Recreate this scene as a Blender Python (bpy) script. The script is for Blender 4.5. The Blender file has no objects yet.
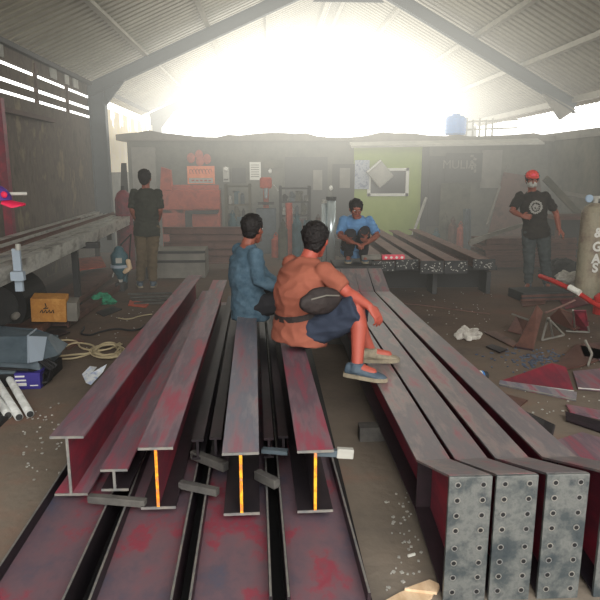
import bpy, bmesh, math, random
from mathutils import Vector, Matrix, noise, Euler
random.seed(7)
SC = bpy.context.scene
COL = SC.collection
V = Vector
PI = math.pi

# ------------------------------------------------------------------ camera
CAM_H = 1.65
FPX = 620.0
PITCH = math.atan(130 / 620)
YAW = math.atan(0.0505)
RIGHT = V((math.cos(YAW), -math.sin(YAW), 0))
FWD = V((math.sin(YAW) * math.cos(PITCH), math.cos(YAW) * math.cos(PITCH), -math.sin(PITCH)))
UP = RIGHT.cross(FWD)
cam_data = bpy.data.cameras.new('camera')
cam = bpy.data.objects.new('camera', cam_data)
COL.objects.link(cam)
cam.location = (0, 0, CAM_H)
cam.rotation_euler = (PI / 2 - PITCH, 0, -YAW)
cam_data.sensor_width = 36
cam_data.lens = 36 * FPX / 600
cam_data.clip_end = 300
SC.camera = cam


def ray(px, py):
    return RIGHT * ((px - 300) / FPX) - UP * ((py - 300) / FPX) + FWD


def at(px, py, d):
    """world point at distance d down the hall"""
    r = ray(px, py)
    return V((0, 0, CAM_H)) + r * (d / r.y)


def gr(px, py, z=0.0):
    """world point at height z"""
    r = ray(px, py)
    return V((0, 0, CAM_H)) + r * ((z - CAM_H) / r.z)


# ------------------------------------------------------------------ objects
W = {}


def tag(o, label=None, cat=None, group=None, kind=None):
    if label: o['label'] = label
    if cat: o['category'] = cat
    if group: o['group'] = group
    if kind: o['kind'] = kind
    return o


def thing(name, label, cat, loc=(0, 0, 0), rotz=0, group=None):
    o = bpy.data.objects.new(name, None)
    COL.objects.link(o)
    o.empty_display_size = 0.1
    o.location = loc
    o.rotation_euler = (0, 0, rotz)
    W[o.name] = Matrix.Translation(V(loc)) @ Matrix.Rotation(rotz, 4, 'Z')
    return tag(o, label, cat, group)


class MB:
    def __init__(self):
        self.bm = bmesh.new()

    def face(self, pts):
        return self.bm.faces.new([self.bm.verts.new(p) for p in pts])

    def box(self, c, s, rot=None):
        c = V(c)
        M = Matrix.Translation(c)
        if rot is not None:
            M = M @ (rot.to_4x4() if isinstance(rot, Matrix) else Euler(rot).to_matrix().to_4x4())
        vs = [self.bm.verts.new(M @ V((x * s[0] / 2, y * s[1] / 2, z * s[2] / 2))) for x in (-1, 1) for y in (-1, 1) for z in (-1, 1)]
        for f in ((0, 1, 3, 2), (4, 6, 7, 5), (0, 4, 5, 1), (2, 3, 7, 6), (0, 2, 6, 4), (1, 5, 7, 3)):
            self.bm.faces.new([vs[i] for i in f])
        return self

    def bar(self, a, b, w, h, up=(0, 0, 1)):
        """box from a to b, width w, height h"""
        a, b = V(a), V(b)
        y = (b - a).normalized()
        x = y.cross(V(up))
        if x.length < 1e-5: x = y.cross(V((1, 0, 0)))
        x.normalize()
        z = x.cross(y)
        M = Matrix((x, y, z)).transposed()
        return self.box((a + b) / 2, (w, (b - a).length, h), M)

    def loft(self, rings, caps=True, close=True):
        R = [[self.bm.verts.new(p) for p in r] for r in rings]
        n = len(R[0])
        for a, b in zip(R, R[1:]):
            for i in range(n if close else n - 1):
                j = (i + 1) % n
                self.bm.faces.new((a[i], a[j], b[j], b[i]))
        if caps:
            self.bm.faces.new(R[0][::-1])
            self.bm.faces.new(R[-1])
        return self

    def tube(self, pts, r, n=10, side=None, flat=1.0, rounded=False):
        """tube through pts; r number or list of r or (ra, rb)"""
        pts = [V(p) for p in pts]
        if not isinstance(r, (list, tuple)): r = [r] * len(pts)
        r = [(q, q * flat) if not isinstance(q, tuple) else q for q in r]
        if rounded:
            d0 = (pts[0] - pts[1]).normalized()
            d1 = (pts[-1] - pts[-2]).normalized()
            P, Rr = [], []
            m0, m1 = min(r[0]), min(r[-1])
            for k in (0.97, 0.75, 0.4):
                P.append(pts[0] + d0 * m0 * k); q = math.sqrt(1 - k * k); Rr.append((r[0][0] * q, r[0][1] * q))
            P += pts; Rr += r
            for k in (0.4, 0.75, 0.97):
                P.append(pts[-1] + d1 * m1 * k); q = math.sqrt(1 - k * k); Rr.append((r[-1][0] * q, r[-1][1] * q))
            pts, r = P, Rr
        rings = []
        s = V(side) if side is not None else None
        for i, p in enumerate(pts):
            t = (pts[min(i + 1, len(pts) - 1)] - pts[max(i - 1, 0)]).normalized()
            if s is None:
                s = t.cross(V((0, 0, 1)))
                if s.length < 0.1: s = t.cross(V((1, 0, 0)))
            x = s - t * s.dot(t)
            if x.length < 1e-4: x = t.cross(V((0.3, 0.5, 0.8)))
            x.normalize()
            y = t.cross(x)
            if side is None: s = x
            rings.append([p + x * (r[i][0] * math.cos(2 * PI * k / n)) + y * (r[i][1] * math.sin(2 * PI * k / n)) for k in range(n)])
        return self.loft(rings)

    def ell(self, c, s, rot=None, n=16, m=10):
        M = Matrix.Translation(V(c))
        if rot is not None: M = M @ rot.to_4x4()
        rings = []
        for j in range(m + 1):
            a = -PI / 2 + PI * (j + 0.0) / m
            a = max(min(a, PI / 2 - 0.05), -PI / 2 + 0.05)
            rings.append([M @ V((s[0] * math.cos(a) * math.cos(2 * PI * k / n), s[1] * math.cos(a) * math.sin(2 * PI * k / n), s[2] * math.sin(a))) for k in range(n)])
        return self.loft(rings)

    def prism(self, poly, vec):
        vec = V(vec)
        return self.loft([[V(p) for p in poly], [V(p) + vec for p in poly]])

    def hexa(self, a, b):
        """solid between two quads"""
        return self.loft([[V(p) for p in a], [V(p) for p in b]])

    def mesh(self, name):
        bmesh.ops.recalc_face_normals(self.bm, faces=self.bm.faces)
        me = bpy.data.meshes.new(name)
        self.bm.to_mesh(me)
        self.bm.free()
        return me

    def build(self, name, m, parent=None, loc=None, smooth=False, bevel=0, sub=0, label=None, kind=None):
        me = self.mesh(name)
        return link(name, me, m, parent, loc, smooth, bevel, sub, label, kind)


def link(name, me, m, parent=None, loc=None, smooth=False, bevel=0, sub=0, label=None, kind=None):
    o = bpy.data.objects.new(name, me)
    if parent is not None:
        M = W[parent.name]
        me.transform(M.inverted())
        COL.objects.link(o)
        o.parent = parent
        W[o.name] = M
    else:
        L = V(loc) if loc is not None else V((0, 0, 0))
        me.transform(Matrix.Translation(-L))
        COL.objects.link(o)
        o.location = L
        W[o.name] = Matrix.Translation(L)
    me.materials.append(m)
    if smooth:
        for p in me.polygons: p.use_smooth = True
    if bevel:
        b = o.modifiers.new('bevel', 'BEVEL'); b.width = bevel; b.segments = 2; b.limit_method = 'ANGLE'
    if sub:
        s = o.modifiers.new('sub', 'SUBSURF'); s.levels = sub; s.render_levels = sub
    if label: o['label'] = label
    if kind: o['kind'] = kind
    return o


def struct(name, mb, m, parent=None, **k):
    o = mb.build(name, m, parent, **k)
    if parent is None: o['kind'] = 'structure'
    return o


def to_mesh(o):
    """turn a curve or lettering object into a plain mesh object of the same name and place"""
    dg = bpy.context.evaluated_depsgraph_get(); dg.update()
    me = bpy.data.meshes.new_from_object(o.evaluated_get(dg))
    n = bpy.data.objects.new('converted', me)
    COL.objects.link(n)
    n.parent = o.parent; n.location = o.location; n.rotation_euler = o.rotation_euler
    nm = o.name
    bpy.data.objects.remove(o)
    n.name = nm
    return n


def dup(root, loc, rotz=None, label=None):
    r = root.copy(); COL.objects.link(r)
    r.location = loc
    if rotz is not None: r.rotation_euler = (0, 0, rotz)
    if label: r['label'] = label
    for ch in list(root.children):
        c = ch.copy(); COL.objects.link(c); c.parent = r
        for g in list(ch.children):
            d = g.copy(); COL.objects.link(d); d.parent = c
    return r


# ------------------------------------------------------------------ materials
def lin(c):
    return tuple(((x / 255) / 12.92 if x / 255 <= 0.04045 else ((x / 255 + 0.055) / 1.055) ** 2.4) for x in c)


def mat(name, cols, scale=3.0, rough=0.7, metal=0.0, bump=0.15, bscale=None, stretch=(1, 1, 1), spec=0.4, contrast=(0.35, 0.65), emit=0, trans=0, detail=6):
    """patchy surface: cols is a list of (r,g,b) 0..255 spread over a noise field"""
    m = bpy.data.materials.new(name); m.use_nodes = True
    nt = m.node_tree; N = nt.nodes; L = nt.links
    b = N['Principled BSDF']
    b.inputs['Roughness'].default_value = rough
    b.inputs['Metallic'].default_value = metal
    b.inputs['Specular IOR Level'].default_value = spec
    if isinstance(cols[0], (int, float)): cols = [cols]
    tc = N.new('ShaderNodeTexCoord'); mp = N.new('ShaderNodeMapping')
    geo = N.new('ShaderNodeNewGeometry')
    L.new(geo.outputs['Position'], mp.inputs['Vector'])
    mp.inputs['Scale'].default_value = stretch
    no = N.new('ShaderNodeTexNoise'); no.inputs['Scale'].default_value = scale; no.inputs['Detail'].default_value = detail
    no.inputs['Roughness'].default_value = 0.65
    L.new(mp.outputs[0], no.inputs['Vector'])
    if len(cols) > 1:
        cr = N.new('ShaderNodeValToRGB')
        el = cr.color_ramp.elements
        while len(el) < len(cols): el.new(0.5)
        for i, c in enumerate(cols):
            el[i].position = contrast[0] + (contrast[1] - contrast[0]) * i / (len(cols) - 1)
        for i, c in enumerate(cols): el[i].color = (*lin(c), 1)
        L.new(no.outputs['Fac'], cr.inputs[0]); L.new(cr.outputs[0], b.inputs['Base Color'])
    else:
        b.inputs['Base Color'].default_value = (*lin(cols[0]), 1)
    if bump:
        n2 = N.new('ShaderNodeTexNoise'); n2.inputs['Scale'].default_value = bscale or scale * 6; n2.inputs['Detail'].default_value = 5
        L.new(mp.outputs[0], n2.inputs['Vector'])
        bp = N.new('ShaderNodeBump'); bp.inputs['Strength'].default_value = bump; bp.inputs['Distance'].default_value = 0.02
        L.new(n2.outputs['Fac'], bp.inputs['Height']); L.new(bp.outputs[0], b.inputs['Normal'])
    if emit:
        b.inputs['Emission Color'].default_value = (*lin(cols[0]), 1); b.inputs['Emission Strength'].default_value = emit
    if trans:
        b.inputs['Transmission Weight'].default_value = trans
    return m


M = {}
M['floor'] = mat('floor_dirt', [(88, 84, 80), (112, 104, 94), (122, 112, 100), (134, 106, 92)], 0.9, 0.85, bump=0.35, bscale=16, contrast=(0.3, 0.68))
M['roof'] = mat('zinc_sheet', [(128, 122, 106), (150, 145, 128)], 1.2, 0.5, 0.3, bump=0.05)
M['steel_red'] = mat('primer_red_steel', [(150, 58, 74), (130, 70, 84), (98, 84, 94), (122, 98, 106), (138, 74, 88), (154, 56, 76)], 4.2, 0.5, 0.1, bump=0.08, stretch=(1.8, 0.25, 1.8), contrast=(0.3, 0.7), spec=0.5)
M['steel_grey'] = mat('mill_grey_steel', [(144, 80, 96), (126, 106, 114), (104, 106, 118), (134, 126, 130), (146, 76, 94)], 4.0, 0.45, 0.1, bump=0.08, stretch=(1.8, 0.25, 1.8), contrast=(0.3, 0.7), spec=0.5)
M['steel_flat'] = mat('lower_beam_steel', [(70, 76, 98), (84, 80, 94), (94, 80, 90), (104, 84, 92), (112, 82, 90), (134, 58, 72), (116, 72, 82)], 3.6, 0.5, 0.1, bump=0.12, stretch=(1, 0.7, 1), contrast=(0.32, 0.68), spec=0.5)
M['steel_web'] = mat('web_red_steel', [(132, 40, 56), (98, 44, 56), (142, 46, 60)], 3.0, 0.6, 0.1, bump=0.06, stretch=(1, 0.4, 1))
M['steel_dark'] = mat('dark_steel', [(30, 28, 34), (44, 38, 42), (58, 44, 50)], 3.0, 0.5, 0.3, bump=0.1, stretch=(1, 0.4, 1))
M['edge'] = mat('ground_edge_steel', [(118, 120, 122), (150, 146, 138)], 20, 0.45, 0.5, bump=0)
M['edge_yellow'] = mat('yellow_marked_edge', [(246, 176, 48), (222, 120, 30), (150, 140, 120)], 26, 0.5, 0, bump=0.1, contrast=(0.42, 0.66), emit=0)
M['plate'] = mat('end_plate_steel', [(48, 56, 62), (68, 74, 76), (104, 106, 104), (58, 64, 68)], 7, 0.45, 0.2, bump=0.12, contrast=(0.3, 0.68))
M['rafter'] = mat('rafter_steel', [(140, 86, 96), (118, 106, 108), (106, 102, 106), (132, 120, 118), (140, 92, 100)], 3.8, 0.42, 0.15, bump=0.08, stretch=(1.6, 0.35, 1.6), spec=0.55)
M['brown_light'] = mat('brown_light_steel', [(96, 70, 64), (118, 88, 80)], 2.0, .6, bump=.05)
M['brown_steel'] = mat('brown_steel', [(66, 46, 42), (98, 68, 60), (84, 58, 52)], 2.0, 0.55, 0.2, bump=0.1)
M['truss'] = mat('blue_grey_paint', [(58, 68, 76), (70, 80, 86)], 3, 0.6, bump=0.05)
M['purlin'] = mat('purlin_paint', [(140, 136, 124), (158, 152, 138)], 3, 0.6, bump=0.03)
M['wall'] = mat('grimy_block_wall', [(62, 54, 46), (86, 76, 66), (72, 62, 56), (108, 96, 76)], 2.2, 0.9, bump=0.5, bscale=10, stretch=(1, 1.2, 0.7))
M['board'] = mat('brown_board', [(84, 66, 58), (66, 50, 46)], 3, 0.8, bump=0.1)
M['back'] = mat('grey_green_wall', [(60, 62, 56), (84, 84, 74), (100, 96, 84)], 1.6, 0.9, bump=0.3)
M['green'] = mat('lime_green_wall', [(132, 152, 66), (150, 166, 80)], 1.2, 0.8, bump=0.08)
M['redm'] = mat('red_machine_paint', [(150, 60, 48), (176, 78, 58), (134, 62, 50)], 2.5, 0.6, bump=0.1)
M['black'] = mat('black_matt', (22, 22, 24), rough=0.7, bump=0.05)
M['dark'] = mat('dark_grey', [(40, 42, 44), (56, 56, 56)], 4, 0.7, bump=0.08)
M['grey'] = mat('mid_grey', [(104, 102, 96), (126, 122, 114)], 3, 0.7, bump=0.08)
M['lgrey'] = mat('pale_grey', [(150, 150, 144), (174, 172, 164)], 3, 0.7, bump=0.05)
M['white'] = mat('white_paint', (214, 214, 206), rough=0.6, bump=0.02)
M['translucent'] = mat('translucent_sheet', [(216, 204, 180), (238, 228, 206)], 2, 0.6, bump=0.05, emit=0.25)  # faint emission added for daylight shining through the sheet
M['orange_sign'] = mat('orange_sign', [(214, 104, 56), (236, 132, 80)], 8, 0.5, bump=0)
M['orange_dark'] = mat('orange_lettering', (160, 60, 36), bump=0)
M['glass'] = mat('dark_glass', (34, 36, 40), rough=0.15, bump=0)
M['blue'] = mat('blue_plastic', [(48, 108, 178), (62, 128, 196)], 3, 0.4, bump=0)
M['chrome'] = mat('chromed_tube', (196, 208, 212), rough=0.25, metal=0.7, bump=0)
M['yellow'] = mat('yellow_carton', [(190, 134, 62), (172, 118, 56), (200, 148, 78)], 6, 0.75, bump=0.1)
M['purple'] = mat('purple_carton', (52, 44, 122), rough=0.6, bump=0.03)
M['machine'] = mat('grey_blue_machine', [(62, 74, 82), (84, 96, 104)], 5, 0.55, bump=0.1)
M['machine_l'] = mat('pale_machine_edge', (140, 152, 164), rough=0.5, bump=0)
M['teal'] = mat('teal_tool', [(36, 70, 80), (56, 90, 100)], 9, 0.5, bump=0.1)
M['greenp'] = mat('green_cloth', (34, 124, 92), rough=0.7, bump=0.2)
M['cable'] = mat('pale_cable', (176, 162, 130), rough=0.6, bump=0)
M['bcable'] = mat('black_cable', (28, 28, 30), rough=0.6, bump=0)
M['redhose'] = mat('red_hose', (176, 40, 36), rough=0.5, bump=0)
M['wood'] = mat('pale_wood', [(186, 158, 126), (206, 182, 152)], 6, 0.8, bump=0.15, stretch=(3, 1, 1))
M['dwood'] = mat('dark_batten', [(60, 58, 58), (88, 86, 82)], 8, 0.8, bump=0.2)
M['pipe'] = mat('weathered_pipe', [(140, 142, 140), (190, 190, 184), (108, 106, 100)], 4, 0.4, 0.3, bump=0.1, stretch=(1, 0.5, 1), spec=0.5)
M['wpipe'] = mat('white_pipe', [(170, 172, 168), (204, 206, 204)], 12, 0.5, bump=0.05)
M['plastic'] = mat('pale_plastic', [(190, 204, 226), (226, 230, 232), (120, 150, 200)], 9, 0.35, bump=0.2)
M['bag'] = mat('dusty_white_bag', [(150, 146, 138), (196, 192, 184)], 14, 0.8, bump=0.4)
M['cyl'] = mat('grey_cylinder', [(122, 118, 100), (144, 136, 116), (112, 96, 84)], 3, 0.6, bump=0.08)
M['bluedust'] = mat('blue_dust', [(52, 66, 84), (92, 84, 76), (70, 84, 104)], 14, 0.9, bump=0.3)
# people
M['skin'] = mat('skin_tan', [(156, 74, 60), (168, 82, 68)], 4, 0.55, bump=0.02)
M['skin_d'] = mat('skin_brown', [(124, 72, 58), (140, 82, 66)], 4, 0.55, bump=0.02)
M['hair'] = mat('black_hair', (22, 18, 18), rough=0.6, bump=0.5, bscale=120)
M['orange_shirt'] = mat('orange_shirt', [(134, 76, 60), (148, 86, 68)], 5, 0.9, bump=0.15, bscale=20)
M['denim'] = mat('denim_jacket', [(58, 82, 98), (84, 108, 124)], 14, 0.9, bump=0.2, bscale=25)
M['navy'] = mat('navy_shorts', [(38, 46, 62), (50, 58, 74)], 6, 0.9, bump=0.15, bscale=22)
M['darkpants'] = mat('dark_trousers', [(36, 36, 40), (48, 48, 52)], 6, 0.9, bump=0.15, bscale=22)
M['greypants'] = mat('grey_trousers', [(48, 54, 56), (66, 72, 72)], 6, 0.9, bump=0.15, bscale=22)
M['olive'] = mat('dark_olive_shirt', [(38, 40, 34), (50, 52, 44)], 6, 0.9, bump=0.15, bscale=22)
M['khaki'] = mat('khaki_trousers', [(80, 68, 50), (94, 80, 60)], 6, 0.9, bump=0.15, bscale=22)
M['blackshirt'] = mat('black_shirt', [(30, 28, 26), (42, 38, 34)], 6, 0.9, bump=0.15, bscale=22)
M['bluetee'] = mat('light_blue_tee', [(84, 126, 170), (104, 146, 188)], 6, 0.9, bump=0.15, bscale=22)
M['redcap'] = mat('red_cap', [(206, 58, 54), (226, 84, 76)], 14, 0.8, bump=0.1)
M['purplecap'] = mat('purple_cap', (74, 48, 116), rough=0.8, bump=0.1)
M['pinkcap'] = mat('crimson_brim', (196, 34, 72), rough=0.7, bump=0.05)
M['shoe'] = mat('blue_grey_shoe', [(58, 74, 88), (78, 92, 104)], 14, 0.7, bump=0.1)
M['sole'] = mat('dusty_sole', [(148, 138, 118), (112, 104, 90)], 12, 0.8, bump=0.2)
M['bagblack'] = mat('black_bag', [(40, 34, 34), (54, 46, 44)], 7, 0.7, bump=0.3)
M['mark'] = mat('white_print', (206, 206, 200), bump=0)
M['pinkred'] = mat('pink_red_stripe', (220, 80, 100), bump=0)

# ------------------------------------------------------------------ the setting
RX, RZ = 1.6, 5.6            # ridge
LX, LZ = -3.5, 3.34          # left eave
EX, EZ = 6.3, 3.08           # right eave
Y0, Y1 = -2.5, 19.7
WB = 14.0                    # back buildings


def zl(x): return LZ + (x - LX) * (RZ - LZ) / (RX - LX)
def zr(x): return EZ + (EX - x) * (RZ - EZ) / (EX - RX)


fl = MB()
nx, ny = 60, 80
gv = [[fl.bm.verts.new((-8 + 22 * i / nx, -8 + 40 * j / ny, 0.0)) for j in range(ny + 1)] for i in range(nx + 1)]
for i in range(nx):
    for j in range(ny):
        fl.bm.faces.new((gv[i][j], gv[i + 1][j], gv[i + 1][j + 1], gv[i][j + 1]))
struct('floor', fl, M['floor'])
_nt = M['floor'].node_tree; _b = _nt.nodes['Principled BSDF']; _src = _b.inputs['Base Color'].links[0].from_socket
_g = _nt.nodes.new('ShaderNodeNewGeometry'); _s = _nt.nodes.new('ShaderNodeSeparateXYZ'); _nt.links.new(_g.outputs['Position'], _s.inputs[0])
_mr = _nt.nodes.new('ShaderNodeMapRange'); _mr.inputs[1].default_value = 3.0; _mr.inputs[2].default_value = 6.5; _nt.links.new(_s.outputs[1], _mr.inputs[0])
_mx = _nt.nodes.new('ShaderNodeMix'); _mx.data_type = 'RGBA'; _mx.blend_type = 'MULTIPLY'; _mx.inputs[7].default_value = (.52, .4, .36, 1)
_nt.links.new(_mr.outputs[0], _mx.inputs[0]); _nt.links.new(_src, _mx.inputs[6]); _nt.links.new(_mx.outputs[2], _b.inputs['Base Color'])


def roof_side(name, xa, za, xb, zb):
    m = MB()
    prof = []
    y = Y0
    pitch = 0.2
    while y < Y1:
        prof += [(y, 0), (y + 0.115, 0), (y + 0.135, 0.035), (y + 0.18, 0.035)]
        y += pitch
    prof.append((y, 0))
    nrm = V((-(zb - za), 0, xb - xa)).normalized()
    if nrm.z < 0: nrm = -nrm
    rows = []
    for s in (0, 0.06):
        rows.append(None)
    A = [V((xa, p[0], za)) + nrm * p[1] for p in prof]
    B = [V((xb, p[0], zb)) + nrm * p[1] for p in prof]
    va = [m.bm.verts.new(p) for p in A]; vb = [m.bm.verts.new(p) for p in B]
    for i in range(len(A) - 1):
        m.bm.faces.new((va[i], va[i + 1], vb[i + 1], vb[i]))
    return struct(name, m, M['roof'])


roof_side('ceiling_left', LX - 0.35, LZ - 0.16 + 0.09, RX, RZ + 0.09)
roof_side('ceiling_right', RX, RZ + 0.09, EX + 0.35, EZ - 0.19 + 0.09)

k = 1
# rafters across the hall (I section)
for Y, m_ in ((12.95, 'truss'), (19.5, 'truss')):
    for (xa, za, xb, zb) in ((LX, LZ, RX, RZ), (RX, RZ, EX, EZ)):
        b = MB()
        a_, b_ = V((xa, Y, za - 0.16)), V((xb, Y, zb - 0.16))
        b.bar(a_, b_, 0.012, 0.24)
        b.bar(a_ + V((0, 0, 0.12)), b_ + V((0, 0, 0.12)), 0.15, 0.015)
        b.bar(a_ - V((0, 0, 0.12)), b_ - V((0, 0, 0.12)), 0.15, 0.015)
        o = struct('trim_%d' % k, b, M[m_]); k += 1
# ridge gusset
for Y in (12.95, 19.5):
    b = MB()
    b.prism([(RX - 0.7, Y - 0.02, RZ - 0.75), (RX + 0.7, Y - 0.02, RZ - 0.75), (RX + 0.25, Y - 0.02, RZ - 0.3), (RX - 0.25, Y - 0.02, RZ - 0.3)], (0, 0.04, 0))
    struct('trim_%d' % k, b, M['truss'] if Y < 15 else M['blue']); k += 1
for x in (-2.37, -1.15, 0.02, 1.42, 1.78, 2.77, 4.14, 5.15):
    z = (zl(x) if x < RX else zr(x)) - 0.0
    b = MB()
    b.box((x, (Y0 + Y1) / 2, z + 0.02), (0.06, Y1 - Y0, 0.09))
    b.box((x + 0.04, (Y0 + Y1) / 2, z - 0.02), (0.05, Y1 - Y0, 0.012))
    struct('trim_%d' % k, b, M['purlin']); k += 1
# eave beams
b = MB(); b.box((LX + 0.03, 8, LZ - 0.03), (0.08, 22, 0.07)); struct('trim_%d' % k, b, M['dark']); k += 1
b = MB(); b.box((EX - 0.03, 8, EZ - 0.02), (0.1, 22, 0.12)); struct('trim_%d' % k, b, M['purlin']); k += 1
# columns
for (x, y) in ((LX + 0.16, 12.95), (EX - 0.05, 19.5), (LX + 0.16, 19.5)):
    b = MB()
    top = LZ - 0.1 if x < 0 else EZ - 0.1
    b.box((x, y, top / 2), (0.30, 0.02, top)); b.box((x - 0.15, y, top / 2), (0.015, 0.2, top)); b.box((x + 0.15, y, top / 2), (0.015, 0.2, top))
    b.box((x, y, 0.01), (0.34, 0.3, 0.02))
    b.prism([(x + (0.12 if x < 0 else -0.12), y - 0.03, top), (x + (0.7 if x < 0 else -0.7), y - 0.03, top + 0.3), (x + (0.12 if x < 0 else -0.12), y - 0.03, top - 0.4)], (0, 0.06, 0))
    struct('trim_%d' % k, b, M['truss']); k += 1
# haunch bracket where the rafter meets the right wall head
b = MB()
b.prism([(EX - 0.75, 12.9, zr(EX - 0.75) - 0.26), (EX + 0.0, 12.9, EZ - 0.22), (EX - 0.3, 12.9, EZ - 0.42), (EX - 0.4, 12.9, EZ - 0.3)], (0, 0.08, 0))
struct('trim_%d' % k, b, M['grey']); k += 1

# left wall: masonry below, boards with open slots above
b = MB()
b.box((LX - 0.1, 5.5, 1.325), (0.2, 15, 2.65))
for zc, hh in ((2.76, 0.10), (2.9525, 0.155), (3.21, 0.24)):
    b.box((LX - 0.04, 5.5, zc), (0.05, 15, hh))
struct('wall_left', b, M['wall'])
for y in (8.35, 10.1, 11.6):
    b = MB(); b.box((LX - 0.02, y, 2.92), (0.05, 0.06, 0.62)); struct('trim_%d' % k, b, M['board']); k += 1
b = MB(); b.box((LX + 0.05, 9.2, 2.42), (0.12, 2.6, 0.06)); struct('trim_%d' % k, b, M['board']); k += 1
for y, w_ in ((8.75, 0.35), (10.9, 0.3), (12.1, 0.28), (11.6, 0.2)):
    b = MB(); b.box((LX + 0.0, y, 3.2), (0.02, w_, 0.17)); struct('window_%d' % k, b, M['lgrey']); k += 1
# pale sheet wall beyond the column
b = MB()
pts = []
y = 13.15
rr = []
while y < 19.6:
    rr.append((y, 0)); rr.append((y + 0.06, 0.03)); y += 0.12
va = [b.bm.verts.new((LX + 0.02 + p[1], p[0], 1.6)) for p in rr]
vb = [b.bm.verts.new((LX + 0.02 + p[1], p[0], (2.95 if i % 14 < 8 else 2.7 + 0.15 * math.sin(i * 1.7)))) for i, p in enumerate(rr)]
for i in range(len(rr) - 1): b.bm.faces.new((va[i], va[i + 1], vb[i + 1], vb[i]))
struct('wall_sheeting', b, M['translucent'])
b = MB(); b.box((LX - 0.1, 16.4, 0.87), (0.2, 6.7, 1.74)); struct('wall_left_far', b, M['back'])

# right wall
b = MB(); b.box((EX + 0.1, 8, 1.22), (0.2, 23, 2.44)); struct('wall_right', b, M['back'])
b = MB(); b.box((EX - 0.01, 12, 2.36), (0.06, 8, 0.16)); struct('trim_%d' % k, b, M['grey']); k += 1

# back wall and its flat roof
xl = at(130, 200, WB).x
xg0 = at(353, 200, WB).x
xg1 = at(423, 200, WB).x
zt = at(300, 134, WB).z
b = MB(); b.box(((xl + EX) / 2, WB + 0.1, zt / 2 - 0.05), (EX - xl, 0.2, zt - 0.1)); struct('wall_back', b, M['back'])
b = MB()
seg = 40
rA, rB = [], []
top = []
for i in range(seg + 1):
    x = xl - 0.15 + (EX - xl + 0.1) * i / seg
    top.append((x, zt + 0.05 * math.sin(i * 0.55) * (1 if i < 28 else 0.4) + (0.04 if i % 7 == 3 else 0)))
rings = []
for x, z in top:
    rings.append([(x, WB - 0.35, zt - 0.16), (x, WB - 0.35, z - 0.04), (x, WB + 2.2, z + 0.02), (x, WB + 2.2, zt - 0.16)])
b.loft(rings); struct('trim_%d' % k, b, M['grey']); k += 1
b = MB(); b.box(((xg0 + xg1) / 2, WB - 0.03, zt / 2 - 0.1), (xg1 - xg0, 0.06, zt - 0.22)); struct('wall_green', b, M['green'])
# beige awning strip over the green wall and right part
p0, p1 = at(350, 150, WB - 0.5), at(540, 138, WB - 0.5)
b = MB()
b.hexa([(p0.x, WB - 0.75, zt - 0.28), (p0.x, WB - 0.05, zt - 0.1), (p0.x, WB - 0.05, zt - 0.14), (p0.x, WB - 0.75, zt - 0.32)],
       [(p1.x, WB - 0.75, zt - 0.2), (p1.x, WB - 0.05, zt - 0.02), (p1.x, WB - 0.05, zt - 0.06), (p1.x, WB - 0.75, zt - 0.24)])
struct('trim_%d' % k, b, M['lgrey']); k += 1
# pale boards at the left of the back wall, dark post
a0, a1 = at(131, 150, WB - .1), at(160, 260, WB - .1)
b = MB(); b.box(((a0.x + a1.x) / 2, WB - 0.05, 1.08), (a1.x - a0.x, 0.08, 2.1)); struct('wall_panel', b, M['grey'])
b = MB(); q = at(426, 150, WB - .1); b.box((q.x, WB - 0.08, 1.2), (0.14, 0.12, 2.36)); struct('trim_%d' % k, b, M['dark']); k += 1

# window in green wall
a0, a1 = at(368, 168, WB - .1), at(408, 196, WB - .1)
wn = thing('window_1', 'dark window with white frame in the lime green wall', 'window', ((a0.x + a1.x) / 2, WB - 0.08, a1.z)); wn['kind'] = 'structure'
b = MB(); b.box(((a0.x + a1.x) / 2, WB - 0.075, (a0.z + a1.z) / 2), (a1.x - a0.x - 0.1, 0.02, a0.z - a1.z - 0.1)); b.build('pane', M['glass'], wn)
b = MB()
for x in (a0.x + .03, a1.x - .03): b.box((x, WB - 0.09, (a0.z + a1.z) / 2), (0.07, 0.06, a0.z - a1.z))
for z in (a0.z - .03, a1.z + .03): b.box(((a0.x + a1.x) / 2, WB - 0.09, z), (a1.x - a0.x, 0.06, 0.06))
b.build('window_frame', M['white'], wn)
# dark doorway / door leaf
a0, a1 = at(285, 157, WB - .1), at(327, 260, WB - .1)
b = MB(); b.box(((a0.x + a1.x) / 2, WB - 0.03, a0.z / 2), (a1.x - a0.x, 0.06, a0.z)); struct('door_1', b, M['dark'])
a0, a1 = at(333, 164, WB - .1), at(353, 260, WB - .1)
d2 = struct('door_2', MB().box(((a0.x + a1.x) / 2, WB - 0.05, a0.z / 2), (a1.x - a0.x, 0.1, a0.z)), M['black'])
c0, c1 = at(340, 168, WB - .15), at(350, 188, WB - .15)
b = MB(); b.box(((c0.x + c1.x) / 2, WB - 0.11, (c0.z + c1.z) / 2), (c1.x - c0.x, 0.03, c0.z - c1.z)); b.build('door_panel', M['grey'], d2)


# ------------------------------------------------------------------ flat things on the back wall
def flat(name, label, cat, x0, y0, x1, y1, m, d=WB - 0.12, th=0.03, group=None):
    p, q = at(x0, y0, d), at(x1, y1, d)
    c = ((p.x + q.x) / 2, d, (p.z + q.z) / 2)
    o = MB().box(c, (abs(q.x - p.x), th, abs(p.z - q.z))).build(name, m, loc=c)
    return tag(o, label, cat, group)


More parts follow.
